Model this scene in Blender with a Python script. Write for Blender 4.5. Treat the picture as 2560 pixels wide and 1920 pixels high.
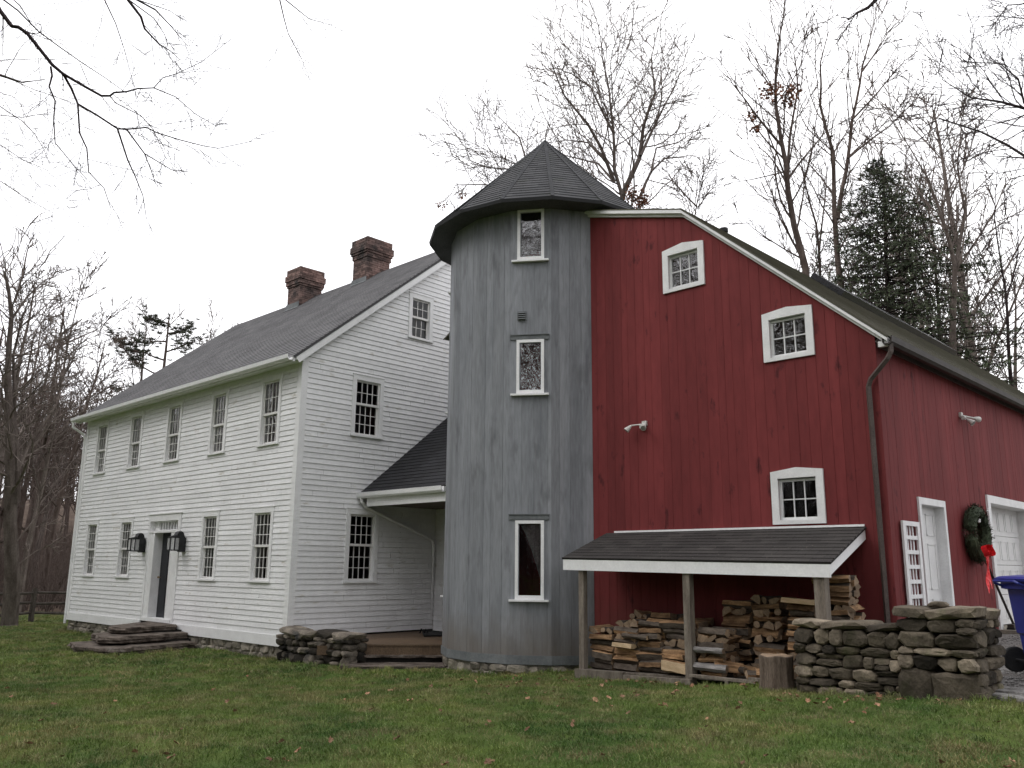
import bpy, math, random
import numpy as np
from mathutils import Vector, Matrix, noise as mnoise
R = math.radians
rnd = random.Random(7)
for o in list(bpy.data.objects): bpy.data.objects.remove(o)
SC = bpy.context.scene
COL = SC.collection

# ------------------------------------------------------------------ camera
# world: x along the house fronts, y away from the viewer, z up, origin at the eye
FPX = 2161.0
_p, _r, _y = R(11.967), R(0.4824), R(44.12)
def _h(d): return Vector((d[0]*math.cos(_y)-d[1]*math.sin(_y), d[0]*math.sin(_y)+d[1]*math.cos(_y), d[2]))
_f = (0, math.cos(_p), math.sin(_p)); _u0 = (0, -math.sin(_p), math.cos(_p))
_c, _s = math.cos(_r), math.sin(_r)
CR = _h((_c, _s*_u0[1], _s*_u0[2])); CU = _h((-_s, _c*_u0[1], _c*_u0[2])); CF = _h(_f)
cam = bpy.data.cameras.new('camera'); co = bpy.data.objects.new('camera', cam); COL.objects.link(co)
co.matrix_world = Matrix(((CR[0], CU[0], -CF[0], 0), (CR[1], CU[1], -CF[1], 0), (CR[2], CU[2], -CF[2], 0), (0, 0, 0, 1)))
cam.sensor_width = 36; cam.lens = FPX/2560*36; cam.clip_start = 0.05; cam.clip_end = 2000
SC.camera = co
def ray(x, y): return CR*((x-1280)/FPX) - CU*((y-960)/FPX) + CF      # survey ray through a point of the photo
def at(x, y, dist): return ray(x, y)*dist
def on_z(x, y, z): d = ray(x, y); return d*(z/d[2])

# ------------------------------------------------------------------ light
w = bpy.data.worlds.new('World'); SC.world = w; w.use_nodes = True
nt = w.node_tree; N = nt.nodes; L = nt.links; N.clear()
out = N.new('ShaderNodeOutputWorld'); bg = N.new('ShaderNodeBackground'); bg.inputs[1].default_value = 0.1
SUN_EL, SUN_AZ = R(48), R(215)
sky = N.new('ShaderNodeTexSky'); sky.sky_type = 'NISHITA'; sky.sun_disc = False
sky.sun_elevation = SUN_EL; sky.sun_rotation = SUN_AZ; sky.dust_density = 5
hs = N.new('ShaderNodeHueSaturation'); hs.inputs['Saturation'].default_value = 0.15
tc = N.new('ShaderNodeTexCoord'); mp = N.new('ShaderNodeMapping'); mp.inputs['Scale'].default_value = (1, 1, 2.5)
nz = N.new('ShaderNodeTexNoise'); nz.inputs['Scale'].default_value = 1.6; nz.inputs['Detail'].default_value = 5
cr = N.new('ShaderNodeValToRGB')
cr.color_ramp.elements[0].position = 0.3; cr.color_ramp.elements[0].color = (11.0, 11.05, 11.6, 1)
cr.color_ramp.elements[1].position = 0.7; cr.color_ramp.elements[1].color = (14.4, 14.3, 14.5, 1)
mx = N.new('ShaderNodeMix'); mx.data_type = 'RGBA'; mx.inputs[0].default_value = 0.88
L.new(tc.outputs['Generated'], mp.inputs[0]); L.new(mp.outputs[0], nz.inputs['Vector']); L.new(nz.outputs[0], cr.inputs[0])
L.new(sky.outputs[0], hs.inputs['Color']); L.new(hs.outputs[0], mx.inputs[6]); L.new(cr.outputs[0], mx.inputs[7])
L.new(mx.outputs[2], bg.inputs[0]); L.new(bg.outputs[0], out.inputs[0])
sd = bpy.data.lights.new('sun', 'SUN'); sd.energy = 0.7; sd.angle = R(25); sd.color = (1, 0.97, 0.93)
so = bpy.data.objects.new('sun', sd); COL.objects.link(so)
# direction towards the sun: from the lawn side, a little to the left
sdv = Vector((-0.45, -0.80, 0.95)).normalized()
so.rotation_euler = sdv.to_track_quat('Z', 'Y').to_euler()
sky.sun_elevation = math.asin(sdv.z); sky.sun_rotation = math.atan2(sdv.x, sdv.y)
SC.view_settings.view_transform = 'Standard'; SC.view_settings.look = 'None'
SC.view_settings.exposure = 0.55; SC.view_settings.gamma = 1.0
SC.cycles.max_bounces = 6; SC.cycles.transparent_max_bounces = 12
SC.cycles.use_denoising = True

# ------------------------------------------------------------------ materials
def nodes_of(name):
    m = bpy.data.materials.new(name); m.use_nodes = True
    n = m.node_tree.nodes; b = n['Principled BSDF']
    return m, n, m.node_tree.links, b
def mixc(n, l, a, b, fac, mode='MIX'):
    x = n.new('ShaderNodeMix'); x.data_type = 'RGBA'; x.blend_type = mode
    for i, v in ((6, a), (7, b)):
        if isinstance(v, (tuple, list)): x.inputs[i].default_value = (*v, 1)
        else: l.new(v, x.inputs[i])
    if isinstance(fac, (int, float)): x.inputs[0].default_value = fac
    else: l.new(fac, x.inputs[0])
    return x.outputs[2]
def rng(n, l, v, a0, a1, b0, b1):
    x = n.new('ShaderNodeMapRange'); l.new(v, x.inputs[0])
    for i, q in zip((1, 2, 3, 4), (a0, a1, b0, b1)): x.inputs[i].default_value = q
    return x.outputs[0]
def noi(n, l, co_, scale, detail=4, stretch=(1, 1, 1), rough=0.55, off=(0, 0, 0)):
    m = n.new('ShaderNodeMapping'); m.inputs['Scale'].default_value = stretch; m.inputs['Location'].default_value = off
    l.new(co_, m.inputs[0])
    x = n.new('ShaderNodeTexNoise'); x.inputs['Scale'].default_value = scale; x.inputs['Detail'].default_value = detail
    x.inputs['Roughness'].default_value = rough
    l.new(m.outputs[0], x.inputs['Vector']); return x.outputs[0]
def surf(name, c1, c2, scale=3, stretch=(1, 1, 1), rough=0.7, bump=0.0, bscale=40, tone=0.0, orand=0.0, lo=0.35, hi=0.65,
         c3=None, s3=1.0, t3=(0.55, 0.7), st3=(1, 1, 1), world=False, spec=0.3, metal=0.0, fine=0.25):
    m, n, l, b = nodes_of(name)
    tcn = n.new('ShaderNodeTexCoord'); cc = tcn.outputs['Object']
    if world: cc = n.new('ShaderNodeNewGeometry').outputs['Position']
    f = rng(n, l, noi(n, l, cc, scale, 6, stretch), lo, hi, 0, 1)
    c = mixc(n, l, c1, c2, f)
    if c3: c = mixc(n, l, c, c3, rng(n, l, noi(n, l, cc, s3, 4, st3, off=(7, 3, 5)), t3[0], t3[1], 0, 1))
    if fine:
        v = rng(n, l, noi(n, l, cc, scale*9, 3, stretch, off=(3, 9, 1)), 0.3, 0.7, 1-fine, 1+fine)
        c = mixc(n, l, c, v, 1.0, 'MULTIPLY')
    if tone:
        a = n.new('ShaderNodeAttribute'); a.attribute_name = 'tone'
        c = mixc(n, l, c, rng(n, l, a.outputs['Fac'], 0, 1, 1-tone, 1+tone), 1.0, 'MULTIPLY')
    if orand:
        oi = n.new('ShaderNodeObjectInfo')
        c = mixc(n, l, c, rng(n, l, oi.outputs['Random'], 0, 1, 1-orand, 1+orand), 1.0, 'MULTIPLY')
    l.new(c, b.inputs['Base Color']); b.inputs['Roughness'].default_value = rough
    b.inputs['Specular IOR Level'].default_value = spec; b.inputs['Metallic'].default_value = metal
    if bump:
        bp = n.new('ShaderNodeBump'); bp.inputs['Strength'].default_value = 1.0; bp.inputs['Distance'].default_value = bump
        l.new(noi(n, l, cc, bscale, 4, stretch), bp.inputs['Height']); l.new(bp.outputs[0], b.inputs['Normal'])
    return m
def shingle(name, c1, c2, c3=None, brick=0.30, row=0.14, s3=1.2, t3=(0.5, 0.7), lines=0.55):
    m, n, l, b = nodes_of(name)
    uv = n.new('ShaderNodeUVMap'); uv.uv_map = 'UVMap'
    br = n.new('ShaderNodeTexBrick'); br.inputs['Scale'].default_value = 1.0
    br.inputs['Brick Width'].default_value = brick; br.inputs['Row Height'].default_value = row
    br.inputs['Mortar Size'].default_value = 0.006; br.inputs['Mortar Smooth'].default_value = 0.3
    br.inputs['Color1'].default_value = (0.0, 0.0, 0.0, 1); br.inputs['Color2'].default_value = (1, 1, 1, 1)
    br.inputs['Mortar'].default_value = (0.2, 0.2, 0.2, 1)
    l.new(uv.outputs[0], br.inputs['Vector'])
    c = mixc(n, l, c1, c2, br.outputs['Color'])
    c = mixc(n, l, c, tuple(x*0.45 for x in c1), rng(n, l, br.outputs['Fac'], 0, 1, 0, lines))
    v = rng(n, l, noi(n, l, uv.outputs[0], 1.3, 5), 0.3, 0.7, 0.78, 1.22); c = mixc(n, l, c, v, 1.0, 'MULTIPLY')
    v = rng(n, l, noi(n, l, uv.outputs[0], 60, 2), 0.3, 0.7, 0.75, 1.25); c = mixc(n, l, c, v, 1.0, 'MULTIPLY')
    if c3: c = mixc(n, l, c, c3, rng(n, l, noi(n, l, uv.outputs[0], s3, 6, rough=0.7, off=(5, 2, 0)), t3[0], t3[1], 0, 1))
    l.new(c, b.inputs['Base Color']); b.inputs['Roughness'].default_value = 0.85; b.inputs['Specular IOR Level'].default_value = 0.35
    bp = n.new('ShaderNodeBump'); bp.inputs['Distance'].default_value = 0.004
    l.new(noi(n, l, uv.outputs[0], 45, 3), bp.inputs['Height']); l.new(bp.outputs[0], b.inputs['Normal'])
    return m
def glass_mat(name, ior=1.8, tint=(0.9, 0.9, 0.9), rough=0.0, wav=0.0):
    m = bpy.data.materials.new(name); m.use_nodes = True; n = m.node_tree.nodes; l = m.node_tree.links; n.clear()
    o = n.new('ShaderNodeOutputMaterial'); mx_ = n.new('ShaderNodeMixShader'); t = n.new('ShaderNodeBsdfTransparent'); g = n.new('ShaderNodeBsdfGlossy')
    fr = n.new('ShaderNodeFresnel'); fr.inputs[0].default_value = ior
    t.inputs[0].default_value = (*tint, 1); g.inputs['Roughness'].default_value = rough
    if wav:
        tcn = n.new('ShaderNodeTexCoord'); bp = n.new('ShaderNodeBump'); bp.inputs['Distance'].default_value = wav
        l.new(noi(n, l, tcn.outputs['Object'], 3.5, 2), bp.inputs['Height'])
        l.new(bp.outputs[0], g.inputs['Normal'])
    l.new(fr.outputs[0], mx_.inputs[0]); l.new(t.outputs[0], mx_.inputs[1]); l.new(g.outputs[0], mx_.inputs[2]); l.new(mx_.outputs[0], o.inputs[0])
    return m
MT = {}
MT['clap'] = surf('painted clapboard', (0.76, 0.76, 0.765), (0.83, 0.83, 0.835), 1.2, rough=0.55, tone=0.045, c3=(0.50, 0.47, 0.41), s3=2.6, t3=(0.62, 0.78), st3=(1, 1, 3), fine=0.04, bump=0.001, bscale=30)
MT['trim'] = surf('white trim paint', (0.76, 0.76, 0.76), (0.82, 0.82, 0.82), 4, rough=0.5, fine=0.05, c3=(0.5, 0.47, 0.4), s3=9, t3=(0.70, 0.8))
MT['barntrim'] = surf('barn trim paint', (0.66, 0.66, 0.66), (0.75, 0.75, 0.75), 4, rough=0.5, fine=0.05)
MT['sash'] = surf('sash paint', (0.68, 0.67, 0.65), (0.77, 0.76, 0.74), 6, rough=0.45, fine=0.04)
MT['red'] = surf('barn red stain', (0.138, 0.026, 0.027), (0.178, 0.034, 0.035), 1.4, (1, 1, 0.22), rough=0.8, tone=0.11, c3=(0.070, 0.014, 0.016), s3=3.2, t3=(0.63, 0.74), st3=(1.8, 1.8, 0.8), bump=0.0015, bscale=22, spec=0.2, fine=0.10)
MT['grey'] = surf('weathered grey board', (0.178, 0.187, 0.203), (0.262, 0.271, 0.289), 1.3, (2.4, 2.4, 0.30), rough=0.85, tone=0.13, c3=(0.115, 0.116, 0.126), s3=1.3, t3=(0.56, 0.78), st3=(2.4, 2.4, 0.8), bump=0.002, bscale=20, spec=0.15, lo=0.3, hi=0.7, fine=0.13)
def add_dirt(m, col, z0, z1, amt):
    n = m.node_tree.nodes; l = m.node_tree.links; b = n['Principled BSDF']; src = b.inputs['Base Color'].links[0].from_socket
    g_ = n.new('ShaderNodeNewGeometry'); sp = n.new('ShaderNodeSeparateXYZ'); l.new(g_.outputs['Position'], sp.inputs[0])
    nn_ = noi(n, l, g_.outputs['Position'], 2.2, 5); a = n.new('ShaderNodeMath'); a.operation = 'MULTIPLY_ADD'; l.new(nn_, a.inputs[0]); a.inputs[1].default_value = -.9; l.new(sp.outputs['Z'], a.inputs[2])
    l.new(mixc(n, l, src, col, rng(n, l, a.outputs[0], z0, z1, amt, 0)), b.inputs['Base Color'])
add_dirt(MT['grey'], (0.15, 0.125, 0.10), -2.05, -1.2, .75); add_dirt(MT['red'], (0.085, 0.035, 0.028), -1.7, -.9, .6)
MT['greytrim'] = surf('grey trim board', (0.11, 0.12, 0.125), (0.17, 0.18, 0.185), 3, rough=0.8, fine=0.12)
MT['shingle'] = shingle('grey roof shingle', (0.098, 0.096, 0.100), (0.128, 0.125, 0.129), (0.175, 0.17, 0.172), s3=2.6, t3=(0.58, 0.74), lines=.4)
MT['shingle_dark'] = shingle('dark roof shingle', (0.035, 0.036, 0.039), (0.062, 0.062, 0.065), (0.05, 0.056, 0.038), s3=1.5, t3=(0.56, 0.75))
MT['shingle_black'] = shingle('black porch shingle', (0.016, 0.016, 0.018), (0.026, 0.026, 0.030), (0.03, 0.035, 0.022), s3=3, t3=(0.6, 0.75))
MT['shingle_shed'] = shingle('shed shingle', (0.030, 0.027, 0.026), (0.050, 0.046, 0.043), (0.22, 0.20, 0.16), s3=26, t3=(0.64, 0.67))
MT['shingle_moss'] = shingle('mossy barn shingle', (0.105, 0.098, 0.080), (0.150, 0.140, 0.115), (0.120, 0.116, 0.082), s3=1.3, t3=(0.35, 0.6))
MT['brick'] = surf('chimney brick base', (0.130, 0.080, 0.070), (0.21, 0.138, 0.120), 6, rough=0.9, tone=0.45, c3=(0.045, 0.038, 0.036), s3=1.4, t3=(0.42, 0.68), bump=0.004, bscale=40)
MT['stone'] = surf('field stone', (0.080, 0.066, 0.049), (0.180, 0.150, 0.112), 5, rough=0.9, tone=0.86, c3=(0.060, 0.062, 0.030), s3=3, t3=(0.56, 0.72), bump=0.006, bscale=25, spec=0.2)
MT['stone_dark'] = surf('dark boulder', (0.068, 0.058, 0.048), (0.165, 0.143, 0.115), 6, rough=0.9, tone=0.9, c3=(0.03, 0.03, 0.028), s3=3, t3=(0.56, 0.72), bump=0.005, bscale=25, spec=0.2)
MT['stone_found'] = surf('foundation stone', (0.17, 0.155, 0.13), (0.27, 0.24, 0.195), 7, rough=0.9, tone=0.4, bump=0.004, bscale=25, spec=0.2)
MT['mortar'] = surf('mortar', (0.16, 0.145, 0.12), (0.24, 0.22, 0.18), 6, rough=0.95, bump=0.004)
MT['dark'] = surf('gap shade', (0.012, 0.011, 0.010), (0.02, 0.018, 0.016), 5, rough=1)  # near black, painted in for the shade inside gaps
MT['slab'] = surf('bluestone slab', (0.052, 0.040, 0.033), (0.160, 0.132, 0.110), 5, rough=0.9, bump=0.008, bscale=12, c3=(0.2, 0.18, 0.155), s3=4, t3=(0.6, 0.75), spec=0.2)
MT['hip_cap'] = surf('dark hip shingle', (0.026, 0.027, 0.030), (0.044, 0.045, 0.048), 6, rough=0.9)
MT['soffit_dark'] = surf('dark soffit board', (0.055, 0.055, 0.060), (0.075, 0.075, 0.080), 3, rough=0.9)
MT['deck'] = surf('brown deck paint', (0.095, 0.062, 0.038), (0.130, 0.088, 0.054), 4, rough=0.6, tone=0.12)
MT['post'] = surf('weathered timber', (0.12, 0.10, 0.082), (0.22, 0.19, 0.155), 4, (3, 3, 0.5), rough=0.9, bump=0.003, fine=0.25, tone=0.2)
MT['fence'] = surf('old fence rail', (0.045, 0.038, 0.033), (0.09, 0.075, 0.065), 4, rough=0.95, bump=0.004)
MT['door'] = surf('dark door paint', (0.018, 0.019, 0.024), (0.024, 0.025, 0.031), 4, rough=0.45)
MT['whitedoor'] = surf('white door paint', (0.62, 0.62, 0.62), (0.70, 0.70, 0.69), 4, rough=0.45, fine=0.04)
MT['brass'] = surf('old brass', (0.20, 0.14, 0.07), (0.28, 0.2, 0.1), 8, rough=0.4, metal=0.8)
MT['blackmetal'] = surf('black metal', (0.012, 0.012, 0.013), (0.022, 0.022, 0.024), 8, rough=0.45)
MT['brown_metal'] = surf('brown gutter paint', (0.060, 0.045, 0.040), (0.085, 0.066, 0.058), 5, rough=0.5)
MT['floodwhite'] = surf('weathered white plastic', (0.5, 0.49, 0.46), (0.62, 0.61, 0.58), 8, rough=0.5)
MT['lampglass'] = surf('flood lens', (0.2, 0.19, 0.18), (0.3, 0.29, 0.27), 8, rough=0.15, spec=0.6)
MT['glass'] = glass_mat('window glass', 1.48, wav=0.006)
MT['glass_up'] = glass_mat('old wavy window glass', 3.0, wav=0.010)
MT['lantern_glass'] = surf('seeded lantern glass', (0.75, 0.76, 0.76), (0.8, 0.8, 0.8), 8, rough=0.3)
MT['lantern_glass'].node_tree.nodes['Principled BSDF'].inputs['Alpha'].default_value = 0.45
MT['curtain'] = surf('curtain cloth', (0.20, 0.19, 0.19), (0.42, 0.40, 0.39), 3.0, (9, 9, 0.15), rough=0.9, fine=0.1)
MT['glare_sheet'] = surf('pale blind', (0.42, 0.38, 0.37), (0.50, 0.46, 0.45), 3, rough=0.9)  # sky reflection painted as a pale tone for upper panes; attic paper shares it
MT['sheer'] = surf('sheer curtain', (0.17, 0.15, 0.15), (0.22, 0.2, 0.2), 3, rough=0.9)
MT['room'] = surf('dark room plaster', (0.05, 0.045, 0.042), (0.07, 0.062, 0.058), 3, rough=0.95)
MT['ceiling'] = surf('porch ceiling board', (0.13, 0.108, 0.09), (0.17, 0.145, 0.12), 3, rough=0.8)  # brown board, deepened so the colour carries the porch's shade
MT['bark'] = surf('grey brown bark', (0.060, 0.044, 0.038), (0.120, 0.094, 0.082), 5, (1, 1, 0.3), rough=0.95, bump=0.01, bscale=14, spec=0.1, orand=0.2)
MT['bark_pale'] = surf('pale grey bark', (0.085, 0.068, 0.060), (0.160, 0.134, 0.120), 5, (1, 1, 0.3), rough=0.95, bump=0.008, bscale=14, spec=0.1, orand=0.2)
MT['bark_dark'] = surf('dark twig bark', (0.028, 0.020, 0.022), (0.055, 0.042, 0.042), 5, (1, 1, 0.3), rough=0.95, spec=0.1)
MT['needle'] = surf('conifer needles', (0.036, 0.050, 0.028), (0.075, 0.090, 0.050), 1.5, rough=0.8, tone=0.5, fine=0.3, world=True)
MT['pine'] = surf('pine needles', (0.045, 0.055, 0.040), (0.085, 0.092, 0.060), 1.5, rough=0.8, tone=0.5, fine=0.3, world=True)
MT['deadleaf'] = surf('dead oak leaf', (0.11, 0.045, 0.025), (0.20, 0.085, 0.045), 2, rough=0.8, tone=0.4, world=True)
MT['litter'] = surf('fallen leaf', (0.17, 0.080, 0.045), (0.30, 0.185, 0.11), 2, rough=0.8, orand=0.4, tone=0.2, world=True)
MT['split'] = surf('split wood', (0.130, 0.072, 0.036), (0.38, 0.235, 0.125), 4, (1, 6, 6), rough=0.9, bump=0.003, orand=0.42, fine=0.3)
MT['splitpale'] = surf('fresh pale split wood', (0.40, 0.29, 0.17), (0.52, 0.39, 0.25), 5, (1, 6, 6), rough=0.9, bump=0.003, fine=0.15)
MT['splitgrey'] = surf('grey weathered log', (0.15, 0.14, 0.135), (0.28, 0.265, 0.25), 5, (1, 6, 6), rough=0.9, bump=0.004, fine=0.3)
MT['logbark'] = surf('log bark', (0.050, 0.038, 0.030), (0.11, 0.09, 0.072), 8, (1, 3, 3), rough=1, bump=0.006, bscale=20, orand=0.3)
MT['logend'] = surf('log end grain', (0.17, 0.12, 0.08), (0.29, 0.21, 0.14), 10, rough=0.9, orand=0.35)
MT['stump'] = surf('stump bark', (0.085, 0.062, 0.047), (0.18, 0.140, 0.110), 6, (3, 3, 0.35), rough=0.95, bump=0.012, bscale=10, fine=0.35)
MT['bin'] = surf('blue bin plastic', (0.010, 0.018, 0.165), (0.014, 0.024, 0.20), 2, rough=0.42, spec=0.5, fine=0.05)
MT['rubber'] = surf('black rubber', (0.010, 0.010, 0.011), (0.02, 0.02, 0.02), 8, rough=0.75)
MT['ribbon'] = surf('red ribbon', (0.62, 0.008, 0.014), (0.78, 0.015, 0.02), 4, rough=0.5, fine=0.1)
MT['bead'] = surf('white berry', (0.6, 0.6, 0.6), (0.7, 0.7, 0.7), 4, rough=0.4)
MT['broom'] = surf('dark wood pole', (0.022, 0.017, 0.015), (0.04, 0.032, 0.028), 4, rough=0.6)
MT['gravel'] = surf('grey gravel', (0.085, 0.080, 0.076), (0.22, 0.21, 0.20), 38, rough=0.95, bump=0.02, bscale=38, world=True, fine=0.3, c3=(0.09, 0.07, 0.055), s3=1.1, t3=(0.5, 0.7))
MT['gravelstone'] = surf('gravel stone', (0.11, 0.105, 0.10), (0.28, 0.27, 0.26), 11, rough=0.9, world=True)
MT['woods'] = surf('leaf covered wood floor', (0.075, 0.055, 0.045), (0.125, 0.095, 0.075), 0.25, rough=1, world=True, c3=(0.06, 0.065, 0.03), s3=0.08, t3=(0.55, 0.65))
MT['skylight'] = surf('black skylight', (0.012, 0.012, 0.014), (0.02, 0.02, 0.023), 4, rough=0.2, spec=0.5)
def ground_mat():
    m, n, l, b = nodes_of('lawn soil and turf')
    cc = n.new('ShaderNodeNewGeometry').outputs['Position']
    big = noi(n, l, cc, 0.55, 5); mid = noi(n, l, cc, 2.5, 5); fin = noi(n, l, cc, 60, 3)
    c = mixc(n, l, (0.048, 0.085, 0.019), (0.100, 0.130, 0.032), rng(n, l, big, 0.35, 0.65, 0, 1))
    c = mixc(n, l, c, (0.125, 0.105, 0.055), rng(n, l, mid, 0.55, 0.75, 0, 0.8))
    c = mixc(n, l, c, rng(n, l, fin, 0.3, 0.7, 0.6, 1.4), 1.0, 'MULTIPLY')
    # beyond the yard the ground is leaf litter
    dv = n.new('ShaderNodeVectorMath'); dv.operation = 'LENGTH'; l.new(cc, dv.inputs[0])
    far = noi(n, l, cc, 0.3, 5)
    ad = n.new('ShaderNodeMath'); ad.operation = 'MULTIPLY_ADD'; l.new(far, ad.inputs[0]); ad.inputs[1].default_value = 14; l.new(dv.outputs['Value'], ad.inputs[2])
    c = mixc(n, l, c, mixc(n, l, (0.070, 0.050, 0.040), (0.115, 0.085, 0.066), rng(n, l, far, 0.35, 0.65, 0, 1)), rng(n, l, ad.outputs[0], 47, 54, 0, 1))
    l.new(c, b.inputs['Base Color']); b.inputs['Roughness'].default_value = 1; b.inputs['Specular IOR Level'].default_value = 0.1
    bp = n.new('ShaderNodeBump'); bp.inputs['Distance'].default_value = 0.02; l.new(fin, bp.inputs['Height']); l.new(bp.outputs[0], b.inputs['Normal'])
    return m
def blade_mat():
    m, n, l, b = nodes_of('grass blade')
    cc = n.new('ShaderNodeNewGeometry').outputs['Position']
    big = noi(n, l, cc, 0.5, 4); mid = noi(n, l, cc, 2.2, 5, off=(3, 1, 0)); fin = noi(n, l, cc, 90, 2)
    c = mixc(n, l, (0.045, 0.100, 0.018), (0.145, 0.195, 0.040), rng(n, l, big, 0.35, 0.65, 0, 1))
    c = mixc(n, l, c, (0.27, 0.22, 0.115), rng(n, l, mid, 0.46, 0.70, 0, 0.8))
    c = mixc(n, l, c, (0.25, 0.20, 0.09), rng(n, l, noi(n, l, cc, 0.9, 6, off=(9, 4, 2)), 0.52, 0.68, 0, 0.75))
    c = mixc(n, l, c, (0.34, 0.31, 0.19), rng(n, l, fin, 0.60, 0.68, 0, 0.8))
    oi = n.new('ShaderNodeObjectInfo'); c = mixc(n, l, c, rng(n, l, oi.outputs['Random'], 0, 1, 0.72, 1.3), 1.0, 'MULTIPLY')
    l.new(c, b.inputs['Base Color']); b.inputs['Roughness'].default_value = 0.6; b.inputs['Specular IOR Level'].default_value = 0.25
    return m
MT['lawn'] = ground_mat(); MT['blade'] = blade_mat()

# ------------------------------------------------------------------ mesh helpers
class MB:
    def __init__(s): s.v = []; s.f = []; s.t = []; s.m = []; s.uv = []
    def face(s, pts, tone=0.5, mi=0, uv=None):
        i = len(s.v); s.v += [tuple(p) for p in pts]; s.f.append(tuple(range(i, i+len(pts)))); s.t.append(tone); s.m.append(mi)
        s.uv.append(uv if uv else [(0, 0)]*len(pts))
    def raw(s, vs, fs, tone=0.5, mi=0):
        i = len(s.v); s.v += [tuple(p) for p in vs]
        for f in fs: s.f.append(tuple(i+k for k in f)); s.t.append(tone); s.m.append(mi); s.uv.append([(0, 0)]*len(f))
    def build(s, name, mats, parent=None, origin=None, smooth=False, **tags):
        o = origin if origin is not None else (ORG.get(parent.name, Vector((0, 0, 0))) if parent else Vector((0, 0, 0)))
        o = Vector(o)
        me = bpy.data.meshes.new(name)
        vs = np.array(s.v, dtype=float) - np.array(o)
        me.from_pydata(vs.tolist(), [], s.f); me.update()
        mats = mats if isinstance(mats, (list, tuple)) else [mats]
        for k in mats: me.materials.append(MT[k] if isinstance(k, str) else k)
        a = me.attributes.new('tone', 'FLOAT', 'FACE'); a.data.foreach_set('value', s.t)
        if any(s.m): me.polygons.foreach_set('material_index', s.m)
        if any(u != (0, 0) for q in s.uv[:50] for u in q) or any(q[-1] != (0, 0) for q in s.uv[:2000]):
            ul = me.uv_layers.new(name='UVMap'); ul.data.foreach_set('uv', [c for q in s.uv for p in q for c in p])
        if smooth: me.polygons.foreach_set('use_smooth', [True]*len(me.polygons))
        ob = bpy.data.objects.new(name, me); COL.objects.link(ob)
        if parent:
            ob.parent = parent; ORG[ob.name] = o
            if origin is not None: ob.location = o - ORG.get(parent.name, Vector((0, 0, 0)))
        else: ob.location = o; ORG[ob.name] = o
        tag(ob, **tags)
        return ob
ORG = {}
def tag(o, label=None, cat=None, group=None, kind=None):
    if label: o['label'] = label
    if cat: o['category'] = cat
    if group: o['group'] = group
    if kind: o['kind'] = kind
def thing(name, loc, label, cat, group=None):
    o = bpy.data.objects.new(name, None); COL.objects.link(o); o.location = loc; o.empty_display_size = 0.3
    ORG[o.name] = Vector(loc); tag(o, label, cat, group); return o
def copy_tree(o, parent=None):
    c = o.copy(); COL.objects.link(c); c.parent = parent
    ORG[c.name] = ORG.get(o.name, Vector((0, 0, 0)))
    for ch in list(o.children): copy_tree(ch, c)
    return c
BOXF = [(0, 1, 3, 2), (4, 6, 7, 5), (0, 4, 5, 1), (2, 3, 7, 6), (0, 2, 6, 4), (1, 5, 7, 3)]
def fbox(mb, P, b0, b1, z0, z1, o0, o1, tone=0.5, mi=0):
    mb.raw([P(b, z, o) for b in (b0, b1) for z in (z0, z1) for o in (o0, o1)], BOXF, tone, mi)
def XYZ(x, y, z): return (x, y, z)
def box(mb, x0, x1, y0, y1, z0, z1, tone=0.5, mi=0):
    mb.raw([(x, y, z) for x in (x0, x1) for y in (y0, y1) for z in (z0, z1)], BOXF, tone, mi)
def beam(mb, a, b, w_, h_, up=(0, 0, 1), tone=0.5, mi=0):
    a = Vector(a); b = Vector(b); d = (b-a).normalized(); s_ = d.cross(Vector(up)).normalized()*(w_/2); u_ = s_.cross(d).normalized()*(h_/2)
    mb.raw([p+i*s_+j*u_ for p in (a, b) for i in (-1, 1) for j in (-1, 1)], BOXF, tone, mi)
def tube(mb, pts, rad, n=6, tone=0.5, mi=0, cap=True):
    pts = [Vector(p) for p in pts]; k = len(pts); base = len(mb.v)
    ref = Vector((0, 0, 1)); d0 = (pts[-1]-pts[0])
    if abs(d0.normalized().z) > 0.9: ref = Vector((1, 0, 0))
    vs = []
    for i, p in enumerate(pts):
        d = (pts[min(i+1, k-1)]-pts[max(i-1, 0)]).normalized()
        a = d.cross(ref).normalized(); b_ = d.cross(a); r = rad[i] if hasattr(rad, '__len__') else rad
        for j in range(n):
            t = 2*math.pi*j/n; vs.append(p + a*(r*math.cos(t)) + b_*(r*math.sin(t)))
    fs = [(i*n+j, i*n+(j+1) % n, (i+1)*n+(j+1) % n, (i+1)*n+j) for i in range(k-1) for j in range(n)]
    if cap: fs += [tuple(range(n))[::-1], tuple((k-1)*n+j for j in range(n))]
    mb.raw(vs, fs, tone, mi)
_ico = None
def ico():
    global _ico
    if _ico is None:
        import bmesh
        b = bmesh.new(); bmesh.ops.create_icosphere(b, subdivisions=2, radius=1)
        _ico = ([v.co.copy() for v in b.verts], [tuple(v.index for v in f.verts) for f in b.faces]); b.free()
    return _ico
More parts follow.
